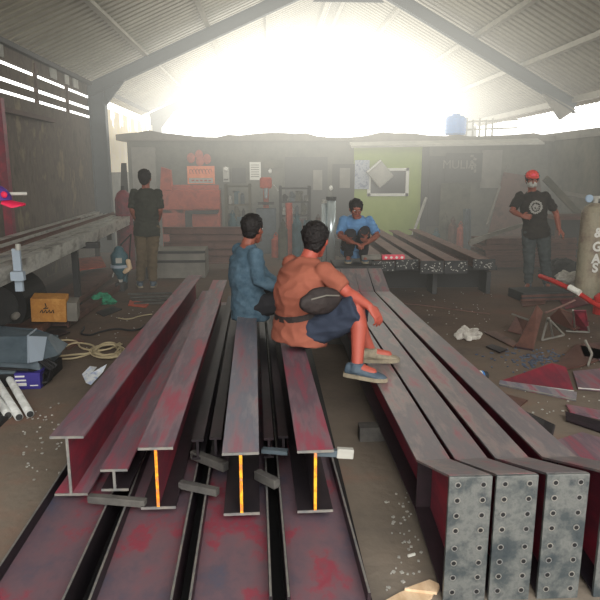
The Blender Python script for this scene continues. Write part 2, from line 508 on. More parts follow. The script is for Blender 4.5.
s = flat('hanging_sign', 'orange and white sign board on the grey wall above the red machine', 'sign', 187, 166, 215, 184, M['orange_sign'])
b = MB()
p, q = at(189, 178, WB - .14), at(213, 183, WB - .14)
b.box(((p.x + q.x) / 2, WB - 0.14, (p.z + q.z) / 2), (q.x - p.x, 0.012, p.z - q.z)); b.build('white_strip', M['lgrey'], s)
b = MB()
for i in range(7):
    c = at(191 + i * 3.2, 171.5, WB - .14)
    b.tube([c + V((0.03 * math.cos(t), 0, 0.055 * math.sin(t))) for t in [x * 0.7 for x in range(7)]], 0.008, 5)
for i in range(5):
    c = at(193 + i * 4.2, 180.5, WB - .15); b.box(c, (0.06, 0.01, 0.03))
b.build('lettering', M['orange_dark'], s)
b = MB()
for i, (x, y) in enumerate(((191, 158), (199, 155), (207, 159), (200, 161))):
    b.ell(at(x, y, WB - .14), (0.09, 0.03, 0.11))
o = b.build('wall_ornament', M['redm'], loc=at(199, 158, WB - .14)); tag(o, 'faded red ornament cluster just above the orange sign board', 'ornament')
s = flat('fuse_box', 'small cream fuse box on back wall right of the orange sign', 'fuse box', 223, 167, 229.5, 182, M['lgrey'], th=0.08)
c = at(226, 169, WB - .2); MB().ell(c, (0.05, 0.03, 0.05)).build('lamp', M['white'], s)
c = at(226, 179.5, WB - .2); MB().box(c, (0.1, 0.02, 0.03)).build('slot', M['dark'], s)
s = flat('wall_notice', 'white paper notice pinned on the back wall, taller of the papers', 'notice', 249.5, 162, 261, 180, M['white'], th=0.01)
b = MB()
for i in range(6): b.box(at(255, 165 + i * 2.3, WB - .13), (0.18, 0.006, 0.012))
b.build('print', M['grey'], s)
s = flat('wall_poster', 'pale blue poster on green wall left of the window', 'poster', 355, 160, 369, 189, mat('poster', [(120, 136, 160), (170, 176, 186), (96, 110, 140)], 9, 0.6, bump=0), th=0.01)
# tilted flood light
c = at(380, 174, WB - .35)
t = thing('flood_light', 'pale grey square lamp mounted tilted before the green wall', 'lamp', c)
R = Matrix.Rotation(-0.72, 3, 'Y')
MB().box(c, (0.4, 0.1, 0.46), R).build('housing', M['lgrey'], t, bevel=0.02)
MB().box(c + V((0, -0.055, 0)), (0.3, 0.015, 0.36), R).build('diffuser', M['lgrey'], t)
b = MB(); b.box(c + R @ V((0, -0.03, 0.22)), (0.38, 0.12, 0.03), R); b.build('bright_rim', M['white'], t)
MB().tube([c + V((0, .05, 0)), V((c.x, WB - .06, c.z + .1))], 0.02).build('bracket', M['dark'], t)

# black sign with painted word
s = flat('painted_sign', 'dark sign board with pale painted word between the dark banner and grey panels', 'sign', 446, 153, 481, 182, M['dark'], d=WB - .2)
tx = bpy.data.curves.new('sign_word', 'FONT'); tx.body = 'MULIA'; tx.size = 0.26; tx.extrude = 0.005; tx.align_x = 'CENTER'
o = bpy.data.objects.new('lettering', tx); COL.objects.link(o); o.parent = s
o.rotation_euler = (PI / 2, 0, 0)
o.location = at(459, 168.5, WB - .22) - s.location; o.location.y = -0.022
tx.materials.append(M['grey'])
to_mesh(o)
b = MB()
for i in range(6): b.box(at(472 + (i % 2) * 3, 156 + i * 3, WB - .225), (0.07, 0.008, 0.05), (0, 0.3 * i, 0))
b.build('scribbles', M['grey'], s)
flat('banner', 'dark grey cloth banner hanging beside the green wall', 'banner', 430, 156, 446, 226, M['dark'], d=WB - .15)
flat('sheet_panel', 'blotchy grey sheet leaning under the dark sign board', 'panel', 441, 183, 468, 232, M['back'], d=WB - .5)
flat('sheet_panel', 'pale grey sheet panel right of the dark sign board', 'panel', 482, 150, 500, 188, M['grey'], d=WB - .15)
# brown sheet and leaning pole
p = [at(488, 235, 12.6), at(545, 238, 12.6), at(540, 178, 13.2), at(504, 172, 13.2)]
b = MB(); b.prism(p, (0, 0.03, 0)); o = b.build('steel_sheet', M['brown_steel'], loc=p[0]); tag(o, 'large rust brown sheet leaning on the wall behind the capped man', 'sheet')
p = at(487, 225, 12.2), at(507, 166, 13.6)
o = MB().tube(p, 0.022).build('pole', M['grey'], loc=p[0]); tag(o, 'thin pale pole leaning diagonally against the brown sheet', 'pole')
p = gr(410, 252, .3), at(425, 205, 13.4)
o = MB().tube((at(411, 240, 12.6), at(426, 198, 13.6)), 0.03).build('pole', M['lgrey'], loc=at(411, 240, 12.6)); tag(o, 'thin grey pole leaning at the edge of the green wall', 'pole')

# blue tank, frame on the flat roof
c = at(455, 136, WB + 0.6); c.z = zt + 0.02
t = thing('water_tank', 'blue plastic water tank on the flat roof at the back', 'tank', c)
MB().tube([c + V((0, 0, 0.0)), c + V((0, 0, 0.03)), c + V((0, 0, 0.36)), c + V((0, 0, 0.42))], [0.21, 0.24, 0.24, 0.17], 20).build('body', M['blue'], t, smooth=False)
MB().tube([c + V((0, 0, 0.41)), c + V((0, 0, 0.47))], [0.1, 0.09], 16).build('lid', M['blue'], t)
b = MB()
for z in (0.1, 0.2, 0.3): b.tube([c + V((0, 0, z)), c + V((0, 0, z + 0.02))], 0.248, 20)
b.build('rib', M['blue'], t)
a0, a1 = at(466, 137, WB + .8), at(493, 118, WB + .8)
t = thing('roof_frame', 'pale open pipe frame standing right of the blue tank', 'frame', (a0.x, WB + .8, zt))
for i in range(5):
    x = a0.x + (a1.x - a0.x) * i / 4
    MB().tube([(x, WB + .8, zt), (x, WB + .8, a1.z - 0.04 * (i % 2))], 0.025, 8).build('post', M['lgrey'], t)
for z in (0.15, 0.33):
    MB().tube([(a0.x - .1, WB + .8, zt + z), (a1.x + .6, WB + .8, zt + z + 0.05)], 0.02, 8).build('rail', M['lgrey'], t)

# ------------------------------------------------------------------ back clutter
# red machine
D = 12.7
p, q = at(160, 190, D), at(221, 240, D)
t = thing('press_machine', 'big red steel press machine by the back wall below the orange sign', 'machine', ((p.x + q.x) / 2, D, 0))
b = MB()
zt2 = at(180, 190, D).z
x0, x1 = p.x, q.x
b.box(((x0 + x1) / 2, D + 0.2, zt2 - 0.2), (x1 - x0, 0.4, 0.4))
b.build('head', M['redm'], t, bevel=0.03)
b = MB()
b.box(((x0 + x1) / 2, D + 0.3, 0.45), (x1 - x0, 0.5, 0.9)); b.build('base', M['redm'], t, bevel=0.03)
b = MB()
b.prism([(x0, D + 0.05, 0.8), (x0 + 0.22, D + 0.05, 0.8), (x0 + 0.12, D + 0.05, zt2 - 0.3), (x0, D + 0.05, zt2 - 0.3)], (0, 0.4, 0))
b.prism([(x1 - 0.85, D + 0.05, 0.8), (x1 - 0.72, D + 0.05, 0.8), (x1 - 0.85, D + 0.05, zt2 - 0.3), (x1 - 1.0, D + 0.05, zt2 - 0.3)], (0, 0.3, 0))
b.prism([(x1 - 0.12, D + 0.05, 0.8), (x1, D + 0.05, 0.8), (x1, D + 0.05, zt2 - 0.3), (x1 - 0.25, D + 0.05, zt2 - 0.3)], (0, 0.4, 0))
b.build('column', M['redm'], t)
c = at(190, 190, D)
MB().box(((x0 + x1) / 2, D + 0.45, 1.0), (x1 - x0 - 0.1, 0.04, 0.7)).build('rear_panel', M['redm'], t)
c = at(174, 213, D - .02)
MB().tube([V((c.x, D + 0.36, c.z)), V((c.x, D + 0.44, c.z))], 0.19, 20).build('flywheel', M['dark'], t)
p, q = at(186, 211, D), at(218, 214, D)
b = MB(); b.box(((p.x + q.x) / 2, D - 0.06, p.z - 0.02), (q.x - p.x, 0.2, 0.06)); b.build('work_table', M['dark'], t)
b = MB(); p = at(189, 222, D); b.box((p.x, D - 0.02, p.z), (0.13, 0.1, 0.4)); b.build('ram', M['dark'], t)
b = MB(); c = at(165, 174, D); b.prism([at(160, 190, D), at(172, 190, D), at(170, 170, D), at(161, 167, D)], (0, 0.2, 0)); b.build('side_guard', M['redm'], t)
c = at(195, 233, 12.3); o = MB().ell(c, (0.25, 0.15, 0.09), n=10, m=6).build('cloth', M['lgrey'], loc=c); tag(o, 'crumpled pale cloth on the brown bars before the red machine', 'cloth')

# shelves rack with clutter in the middle
def rack(name, label, x0, x1, y0, d, shelves, m):
    p, q = at(x0, y0, d), at(x1, 250, d)
    t = thing(name, label, 'rack', ((p.x + q.x) / 2, d, 0))
    for x in (p.x + 0.03, q.x - 0.03):
        for yy in (d, d + 0.4):
            MB().box((x, yy, p.z / 2), (0.05, 0.05, p.z)).build('post', m, t)
    zs = [0.2 + (p.z - 0.25) * i / (shelves - 1) for i in range(shelves)]
    for z in zs: MB().box(((p.x + q.x) / 2, d + 0.2, z), (q.x - p.x, 0.42, 0.03)).build('shelf', m, t)
    return p, q, zs


random.seed(3)
cl_mats = ['dark', 'grey', 'brown_steel', 'machine', 'back', 'black', 'lgrey', 'steel_red', 'teal']
cl_words = {'dark': 'dark grey', 'grey': 'grey', 'brown_steel': 'rust brown', 'machine': 'blue grey', 'back': 'grey green', 'black': 'black', 'lgrey': 'pale grey', 'steel_red': 'dull red', 'teal': 'teal'}


def fill(p, q, zs, d, grp, where, nmin=3, nmax=4):
    names = ['lowest', 'second', 'third', 'fourth', 'top']
    for si, z in enumerate(zs[:-1] if len(zs) > 1 else zs):
        x = p.x + 0.06
        h = (zs[si + 1] - z) if si + 1 < len(zs) else 0.3
        while x < q.x - 0.14:
            w = random.uniform(0.07, 0.13)
            hh = random.uniform(0.4, 0.9) * h
            mm = random.choice(cl_mats)
            c = (x + w / 2, d + 0.18, z + 0.016)
            kind = random.choice(('box', 'can', 'tool'))
            b = MB()
            if kind == 'box':
                b.box((c[0], c[1], c[2] + hh / 2), (w * 0.8, 0.24, hh), (0, 0, random.uniform(-.3, .3)))
                b.box((c[0], c[1] - 0.01, c[2] + hh), (w * 0.86, 0.26, 0.03), (0, 0, random.uniform(-.3, .3)))
            elif kind == 'can':
                r_ = min(w * 0.42, 0.1)
                b.tube([V(c), V(c) + V((0, 0, hh * 0.8)), V(c) + V((0, 0, hh * 0.9)), V(c) + V((0, 0, hh))], [r_, r_, r_ * 0.5, r_ * 0.5], 12)
            else:
                b.tube([V(c) + V((0, 0, 0.05)), V(c) + V((0.02, 0, hh * 0.5)), V(c) + V((-0.02, 0, hh))], [0.05, 0.07, 0.03], 8)
                b.box((c[0], c[1], c[2] + 0.03), (w * 0.8, 0.2, 0.06))
            nm = {'box': 'storage_box', 'can': 'metal_can', 'tool': 'power_tool'}[kind]
            o = b.build(nm, M[mm], loc=c)
            tag(o, '%s %s kept on the %s' % (cl_words[mm], nm.replace('_', ' '), where), nm.split('_')[1], grp)
            x += w + 0.03


p, q, zs = rack('tool_rack', 'dark tool rack full of small parts before the dark door', 279, 311, 186, 12.6, 5, M['dark'])
fill(p, q, zs, 12.6, 'clutter on the dark tool rack', 'dark tool rack before the door')
p, q, zs = rack('tool_rack', 'grey tool rack under the white paper notice', 224, 252, 184, 12.8, 4, M['back'])
fill(p, q, zs, 12.8, 'clutter on the grey tool rack', 'grey rack under the paper notice')
# pink red machine beside
c = gr(266, 246, 0); c = V((at(266, 200, 12.5).x, 12.6, 0))
t = thing('drill_press', 'pinkish red bench drill on a stand behind the man in denim', 'machine', c)
MB().box(c + V((0, 0, 0.45)), (0.4, 0.35, 0.9)).build('stand', M['machine'], t, bevel=.02)
MB().tube([c + V((0, 0.1, 0.9)), c + V((0, 0.1, 1.45))], 0.06).build('column', M['redm'], t)
MB().box(c + V((0, 0, 1.4)), (0.24, 0.4, 0.22)).build('head', M['redm'], t, bevel=.04)
MB().tube([c + V((0, -0.15, 1.3)), c + V((0, -0.15, 1.1))], [0.05, 0.03]).build('chuck', M['chrome'], t)
MB().box(c + V((0, -0.05, 1.0)), (0.32, 0.3, 0.04)).build('table', M['dark'], t)
MB().tube([c + V((0.12, -0.1, 1.4)), c + V((0.24, -0.2, 1.25))], 0.012).build('handle', M['lgrey'], t)

# loose workshop things standing on the floor before the back wall
random.seed(21)
spots = [(226, 12.2), (233, 11.9), (240, 12.3), (247, 11.8), (276, 11.9), (283, 11.6), (290, 11.9), (297, 11.6), (304, 11.9), (311, 11.6), (318, 12.0), (337, 12.2), (344, 12.4), (436, 13.0), (444, 13.2), (452, 12.9), (460, 13.1), (468, 12.8)]
for px, dd in spots:
    c = V((at(px, 240, dd).x, dd, 0))
    mm = random.choice(['dark', 'brown_steel', 'machine', 'back', 'grey', 'black', 'redm', 'teal'])
    kd = random.choice(('gas_can', 'parts_crate', 'steel_stub'))
    b = MB(); hh = random.uniform(.35, .85)
    if kd == 'gas_can':
        b.tube([c, c + V((0, 0, hh * .8)), c + V((0, 0, hh * .92)), c + V((0, 0, hh))], [.09, .09, .04, .03], 12)
        b.tube([c + V((-.05, 0, hh * .95)), c + V((0, 0, hh + .06)), c + V((.05, 0, hh * .95))], .012, 6)
    elif kd == 'parts_crate':
        hh *= .7
        R_ = (0, 0, random.uniform(-.4, .4))
        b.box(c + V((0, 0, hh / 2)), (.22, .26, hh), R_); b.box(c + V((0, 0, hh * .75)), (.25, .29, .05), R_); b.box(c + V((0, 0, hh * .25)), (.25, .29, .05), R_)
    else:
        lean = random.uniform(-.1, .1)
        for o_ in (-.05, .05): b.bar(c + V((o_, 0, 0)), c + V((o_ + lean, .1, hh + .3)), .012, .1)
        b.bar(c, c + V((lean, .1, hh + .3)), .1, .01)
    near = 'before the back wall cabinets' if px < 255 else ('before the dark door' if px < 350 else 'under the dark sign board')
    o = b.build(kd, M[mm], loc=c)
    tag(o, '%s %s standing on the floor %s' % ({**cl_words, 'redm': 'dull red'}[mm], {'gas_can': 'can with a handle', 'parts_crate': 'banded parts crate', 'steel_stub': 'upright H section stub'}[kd], near), kd.split('_')[1], 'loose workshop things %s' % near)
# items mounted on the wall between the racks
for i, (x0, y0, x1, y1, mm, lb) in enumerate(((232, 168, 246, 183, 'dark', 'dark tool board on back wall left of the white notice'), (263, 160, 283, 168, 'back', 'grey green strip above the right wall bulb'), (313, 170, 322, 190, 'grey', 'grey switch cabinet beside the dark door'), (200, 188, 222, 192, 'dark', 'dark pipe strip above the red machine'))):
    flat('wall_cabinet', lb, 'cabinet', x0, y0, x1, y1, M[mm], d=WB - .1, th=.1)

# chromed cylinders
for i, (px, w_, lab) in enumerate(((324, .045, 'slim bright steel tube standing before the dark door'), (331, .085, 'thick bright steel tube standing beside the slim one'))):
    c = V((at(px, 220, 11.0).x, 11.0, 0))
    ztop = at(px, 199 if i else 202, 11).z
    t = thing('steel_tube', lab, 'tube', c)
    MB().tube([c, c + V((0, 0, ztop))], w_, 16).build('body', M['chrome'], t, smooth=True)
    MB().tube([c + V((0, 0, ztop - 0.02)), c + V((0, 0, ztop + 0.04))], w_ * 1.08, 16).build('cap', M['dark'] if i else M['lgrey'], t)
c = at(331, 188, 13.85); t = thing('wall_bulb', 'small bright bulb mounted on the dark door', 'bulb', c)
MB().ell(c, (0.045, 0.045, 0.055)).build('bulb', M['white'], t)
MB().tube([c, V((c.x, WB - .01, c.z))], 0.02, 8).build('socket', M['dark'], t)
c = at(270, 171, 13.9); t = thing('wall_bulb', 'small bright bulb on back wall right of the white paper notice', 'bulb', c)
MB().ell(c, (0.04, 0.04, 0.05)).build('bulb', M['white'], t)
MB().tube([c, V((c.x, WB - .01, c.z))], 0.02, 8).build('socket', M['dark'], t)

# stack of sections lying across, behind the left beams
D = 9.6
xa, xb = at(146, 265, D).x, at(205, 265, D).x
t = thing('steel_trough', 'long grey steel trough box on the floor beside the man in olive shirt', 'trough', ((xa + xb) / 2, D, 0))
zb = at(150, 251, D).z
MB().box(((xa + xb) / 2, D + 0.3, zb / 2), (xb - xa, 0.6, zb)).build('body', M['grey'], t, bevel=0.01)
b = MB()
for z in (zb - 0.02, zb * 0.62): b.box(((xa + xb) / 2, D - 0.01, z), (xb - xa + 0.02, 0.05, 0.035))
b.box((xa + 0.02, D - 0.01, zb / 2), (0.04, 0.05, zb)); b.build('rim', M['dark'], t)
names = ['lowest of the stack', 'second from the bottom', 'third from the bottom', 'fourth from the bottom', 'topmost of the stack']
xc0, xc1 = at(163, 245, 10.4).x, at(262, 245, 10.4).x
for i in range(5):
    z = 0.1 + i * 0.125
    b = MB()
    x0 = xc0 + (i % 2) * 0.1; x1 = xc1 - (i % 3) * 0.12
    for zz in (0.006, 0.108): b.box(((x0 + x1) / 2, 10.5, z + zz), (x1 - x0, 0.12 + (i % 2) * 0.02, 0.012))
    b.box(((x0 + x1) / 2, 10.5, z + 0.057), (x1 - x0, 0.01, 0.1))
    o = b.build('steel_channel', M['brown_steel'], loc=((x0 + x1) / 2, 10.5, z))
    tag(o, 'brown steel section lying across the hall, %s' % names[i], 'steel section', 'brown sections stacked across the hall')
for x in (xc0 + 0.3, xc1 - 0.3):
    o = MB().box((x, 10.5, 0.045), (0.1, 0.5, 0.09)).build('timber_block', M['dwood'], loc=(x, 10.5, 0)); tag(o, 'dark timber block under the %s end of the brown section stack' % ('left' if x < xc0 + .5 else 'right'), 'block')


# ------------------------------------------------------------------ I beams
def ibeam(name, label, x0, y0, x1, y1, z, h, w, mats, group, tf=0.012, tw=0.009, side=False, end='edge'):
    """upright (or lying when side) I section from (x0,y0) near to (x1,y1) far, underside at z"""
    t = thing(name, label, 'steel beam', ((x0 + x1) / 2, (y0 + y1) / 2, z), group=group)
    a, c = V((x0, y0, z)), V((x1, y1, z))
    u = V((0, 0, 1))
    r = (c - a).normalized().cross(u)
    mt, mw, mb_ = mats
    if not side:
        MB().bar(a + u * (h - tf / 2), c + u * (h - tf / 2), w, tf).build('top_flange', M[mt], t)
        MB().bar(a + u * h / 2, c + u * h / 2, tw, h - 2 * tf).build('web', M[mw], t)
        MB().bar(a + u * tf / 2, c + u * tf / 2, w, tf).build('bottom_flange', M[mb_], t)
        dirn = (a - c).normalized()
        e = MB()
        e.bar(a + u * (h / 2), a + u * (h / 2) + dirn * 0.004, tw + 0.004, h - 2 * tf)
        e.build('painted_end' if end == 'edge_yellow' else 'cut_end', M[end], t)
        if end == 'steel_dark': return t
        e = MB()
        for zz in (tf / 2, h - tf / 2): e.bar(a + u * zz, a + u * zz + dirn * 0.004, w, tf)
        e.build('flange_edge', M['edge'], t)
    else:
        MB().bar(a - r * (h / 2 - tf / 2) + u * w / 2, c - r * (h / 2 - tf / 2) + u * w / 2, tf, w).build('flange', M[mb_], t)
        MB().bar(a + r * (h / 2 - tf / 2) + u * w / 2, c + r * (h / 2 - tf / 2) + u * w / 2, tf, w).build('flange', M[mb_], t)
        MB().bar(a + u * w * 0.62, c + u * w * 0.62, h - 2 * tf, tw).build('web', M[mt], t)
        for sg in (-1, 1):
            o_ = a + r * sg * (h / 2 - tf / 2) + u * (w + 0.0008); o2 = c + r * sg * (h / 2 - tf / 2) + u * (w + 0.0008)
            MB().bar(o_, o2, tf * 0.7, 0.0016).build('bright_edge', M['edge'], t)
    return t


G1 = 'wide beams lying on their sides on the floor'
for i, (xa, xb, xc, xd, lab) in enumerate(((-1.05, -.735, -1.07, -.85, 'wide flat-lying steel beam on the floor, outermost beside bare concrete on left'),
                                   (-.657, -.355, -.77, -.47, 'wide flat-lying steel beam on the floor, second from the left'),
                                   (-.30, .0, -.41, -.11, 'wide flat-lying steel beam on the floor under the yellow-ended middle beam'),
                                   (.053, .357, -.07, .23, 'wide flat-lying steel beam on the floor beside the bare walkway'))):
    ibeam('steel_beam', lab, (xa + xb) / 2, 1.5 if i == 0 else 1.96, (xc + xd) / 2, 7.3, 0.002, xb - xa, 0.15, ('steel_flat', 'steel_flat', 'steel_dark'), G1, side=True)
o = MB().box((-.36, 4.6, .001), (1.5, 5.3, .002)).build('shade_sheet', M['black'], loc=(-.36, 4.6, 0)); tag(o, 'black sheet standing in for shade on the floor beneath the flat-lying beams', 'sheet')  # black sheet added to darken the gaps between the beams as shade
G2 = 'upright I-beams resting on the flat beams'
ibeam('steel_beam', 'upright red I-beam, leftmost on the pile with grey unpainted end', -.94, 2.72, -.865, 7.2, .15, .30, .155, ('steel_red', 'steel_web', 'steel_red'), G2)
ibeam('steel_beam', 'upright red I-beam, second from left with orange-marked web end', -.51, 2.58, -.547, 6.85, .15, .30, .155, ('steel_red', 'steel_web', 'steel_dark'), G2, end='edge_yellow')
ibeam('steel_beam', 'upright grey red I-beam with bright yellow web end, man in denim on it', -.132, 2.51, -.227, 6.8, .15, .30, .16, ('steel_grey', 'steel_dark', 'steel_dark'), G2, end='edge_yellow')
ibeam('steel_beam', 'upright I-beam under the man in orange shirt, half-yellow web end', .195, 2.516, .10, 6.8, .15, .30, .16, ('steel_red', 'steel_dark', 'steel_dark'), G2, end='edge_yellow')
G3 = 'small beams lying between the upright ones'
for (xa, ya, xb, yb, w, lab) in ((-.725, 2.68, -.70, 7.0, .125, 'small reddish beam between the two leftmost upright I-beams'),
                                 (-.375, 2.98, -.42, 6.7, .06, 'narrow dark beam just right of the orange-marked I-beam'),
                                 (-.285, 3.0, -.35, 6.7, .06, 'narrow dark beam just left of the yellow-ended I-beam'),
                                 (-.01, 2.98, -.10, 6.7, .05, 'narrow dark beam just right of the yellow-ended I-beam'),
                                 (.065, 3.0, -.03, 6.7, .05, 'narrow dark beam just left of the half-yellow I-beam')):
    ibeam('small_beam', lab, xa, ya, xb, yb, .19, .11, w, ('steel_red' if w > .1 else 'steel_dark', 'steel_dark', 'steel_dark'), G3, end='edge' if w > .1 else 'steel_dark')

# battens between the layers
def batten(name, label, a, c, w, h, m, cat='batten'):
    o = MB().bar(a, c, w, h).build(name, M[m], loc=(V(a) + V(c)) / 2, bevel=0.003)
    return tag(o, label, cat)


zz = .172
batten('timber_batten', 'dark timber batten beneath the two leftmost upright beams', V((-.84, 2.655, .17)), V((-.57, 2.60, .17)), .035, .035, 'dwood')
batten('timber_batten', 'dark timber batten below the orange-marked I-beam end', gr(180, 484, zz), gr(218, 492, zz), .035, .035, 'dwood')
batten('timber_batten', 'grey timber batten left of the yellow-ended I-beam', gr(193, 454, .19), gr(226, 467, .19), .04, .045, 'dwood')
batten('timber_batten', 'grey timber batten right of the yellow-ended I-beam', gr(257, 474, .19), gr(277, 484, .19), .04, .045, 'dwood')
batten('steel_offcut', 'short blue-grey steel strip between the two yellow-ended beams', gr(262, 450, .305), gr(288, 452, .305), .04, .02, 'machine', 'offcut')
batten('steel_offcut', 'short blue-grey steel strip poking right of the rightmost upright beam', gr(316, 452, .42), gr(338, 453, .42), .03, .03, 'machine', 'offcut')
p = gr(345, 453, .42)
o = MB().box(p + V((0, 0, 0)), (.075, .03, .045), (0, .1, .02)).build('tape_scrap', M['lgrey'], loc=p, bevel=.004); tag(o, 'pale tape scrap wrapped on the strip end beside the rightmost upright beam', 'scrap')

# ------------------------------------------------------------------ haunched rafters with drilled end plates
def rafter(label, xa, xb, w):
    zt_, zb_ = .35, .10
    t = thing('drilled_rafter', label, 'rafter', ((xa + xb) / 2, 4.6, 0), group='haunched rafters with drilled end plates')
    def X(y): return xa + (xb - xa) * (y - 2.10) / (7.1 - 2.10)
    topp = [(2.11, .53), (2.6, zt_), (6.6, zt_), (7.08, .53)]
    botp = [(2.11, .006), (2.6, zb_), (6.6, zb_), (7.08, .006)]
    for nm, prof, sg in (('top_flange', topp, -1), ('bottom_flange', botp, 1)):
        b = MB(); rings = []
        for y, z in prof:
            rings.append([(X(y) - w / 2, y, z), (X(y) + w / 2, y, z), (X(y) + w / 2, y, z + sg * .01), (X(y) - w / 2, y, z + sg * .01)])
        b.loft(rings); b.build(nm, M['rafter'] if sg < 0 else M['steel_dark'], t)
    b = MB(); rings = []
    for (y, z), (_, z2) in zip(topp, botp):
        rings.append([(X(y) - .005, y, z - .01), (X(y) + .005, y, z - .01), (X(y) + .005, y, z2 + .01), (X(y) - .005, y, z2 + .01)])
    b.loft(rings); b.build('web', M['steel_web'], t)
    for i, (y, xx) in enumerate(((2.10, X(2.10)), (7.09, X(7.09)))):
        pl = MB().box((xx, y, .265), (w + .008, .016, .53)).build('end_plate', M['plate'], t, bevel=.002)
        if i == 0:
            b = MB()
            for r_ in range(8):
                for cx in (-w * .31, w * .31):
                    z = .045 + r_ * .063 + (.012 if r_ > 3 else 0)
                    b.tube([(xx + cx, y - .0085, z), (xx + cx, y - .0105, z)], .0085, 12)
            b.build('hole_pattern', M['black'], pl)
            b = MB()
            for r_ in range(8):
                for cx in (-w * .31, w * .31):
                    z = .045 + r_ * .063 + (.012 if r_ > 3 else 0)
                    b.tube([(xx + cx, y - .008, z), (xx + cx, y - .0095, z)], .0125, 12)
            b.build('rim_pattern', M['edge'], pl)
    for y in (2.6,):
        b = MB(); b.box((X(y) - w / 4, y, .225), (w / 2 - .01, .01, .22)); b.box((X(y) + w / 4, y, .225), (w / 2 - .01, .01, .22)); b.build('stiffener', M['steel_dark'], t)
    return t


rafter('haunched rafter with drilled plate, leftmost of the four, beside the bare walkway', .745, .742, .156)
rafter('haunched rafter with drilled plate, second from the bare walkway', .923, .905, .152)
rafter('haunched rafter with drilled plate, third from the bare walkway, gaps on both sides', 1.118, 1.06, .156)
rafter('haunched rafter with drilled plate, outermost one beside the scrap plates', 1.347, 1.225, .16)
# supports
for y in (3.6, 5.8):
    o = MB().box((1.0, y, .047), (.9, .09, .092)).build('timber_block', M['dwood'], loc=(1.0, y, 0)); tag(o, 'dark timber bearer under the haunched rafters, %s one' % ('nearer' if y < 4 else 'farther'), 'block')

# ------------------------------------------------------------------ second stack of rafters at the back right (lying flat)
G4 = 'drilled rafters lying flat in front of the green wall'
words5 = ['first', 'second', 'third', 'fourth', 'fifth', 'sixth']
for i in range(5):
    D = 7.9 + (.0, .12, -.12, -.12, .1)[i]
    z = .5
    x0 = at((383, 407, 432, 456, 484)[i], 262, D).x
    hw = .15
    c = V((x0 + .05, 12.3 - .2 * (i % 2), z))
    t = thing('flat_rafter', 'brown steel rafter lying flat on trestles, %s from the squatting man' % words5[i], 'rafter', (x0, D, z - .13), group=G4)
    a = V((x0, D, z))
    MB().bar(a + V((0, 0, -.012)), c + V((0, 0, -.012)), 1.25 * hw, .012).build('top_flange', M['brown_light'], t)
    MB().bar(a + V((0, 0, -.07)), c + V((0, 0, -.07)), .01, .1).build('web', M['brown_steel'], t)
    MB().bar(a + V((0, 0, -.128)), c + V((0, 0, -.128)), 1.25 * hw, .012).build('bottom_flange', M['brown_steel'], t)
    MB().box(a + V((0, -.006, -.07)), (2 * hw, .014, .135 + .03 * (i in (2, 3)))).build('end_plate', M['dark'], t)
    b = MB()
    for kx in range(26):
        w_ = random.uniform(.006, .02)
        p = a + V((random.uniform(-hw + .01, hw - .01), -.014, random.uniform(-.125, -.01)))
        b.box(p, (w_, .004, random.uniform(.006, .016)))
    b.build('speckle_pattern', M['lgrey'], t)
for y in (8.3, 11.5):
    x0, x1 = at(372, 262, 8).x, at(505, 262, 8).x
    t = thing('trestle', 'dark low steel trestle under the flat brown rafters, %s one' % ('front' if y < 9 else 'rear'), 'trestle', ((x0 + x1) / 2, y, 0))
    MB().box(((x0 + x1) / 2, y, .335), (x1 - x0, .08, .06)).build('crossbar', M['dark'], t)
    for x in (x0 + .15, (x0 + x1) / 2, x1 - .15): MB().box((x, y, .15), (.06, .3, .3)).build('leg', M['dark'], t)
    MB().box(((x0 + x1) / 2, y + .3, .155), (x1 - x0, .02, .29)).build('shade_panel', M['black'], t)  # black panel added for the shadow beneath the flat rafters
# red and grey tool boxes on the stack
p = at(394, 259, 7.95); p.z = .5
o = MB().box(p + V((0, .08, .03)), (.3, .1, .06)).build('tool_roll', M['pinkred'], loc=p, bevel=.01); tag(o, 'pinkish red roll with white marks on the flat brown rafters', 'roll')
b = MB(); [b.box(p + V((-.1 + .07 * i, .028, .03)), (.03, .006, .03), (0, .5, 0)) for i in range(4)]; b.build('white_mark', M['white'], o)
p = at(372, 259, 7.95); p.z = .5
o = MB().box(p + V((0, .08, .03)), (.26, .1, .06)).build('tool_roll', M['grey'], loc=p, bevel=.01); tag(o, 'grey roll left of the pinkish red one', 'roll')

# sheet pile with hose behind right
for i in range(5):
    z = .02 + .1 * i
    x0, x1 = at(484, 250, 10.3).x, at(522, 250, 10.3).x + .9
    b = MB()
    b.box(((x0 + x1) / 2, 10.6, z + .04), (x1 - x0 + .1 * (i % 2), .8, .05)); b.box(((x0 + x1) / 2, 10.25, z + .06), (x1 - x0, .06, .09))
    o = b.build('steel_channel', M['brown_steel'], loc=((x0 + x1) / 2, 10.6, z)); tag(o, 'brown steel section behind the capped man, %s' % names[i], 'steel section', 'brown sections stacked behind the capped man')
p = [at(470, 240, 10.0), at(500, 230, 10.0), at(530, 221, 10.0), at(532, 224, 10.0), at(500, 234, 10.0), at(470, 246, 10.0)]
o = MB().prism(p, (0, .05, 0)).build('steel_offcut', M['grey'], loc=p[0]); tag(o, 'long tapered grey strip lying on the brown sections behind the capped man', 'offcut')

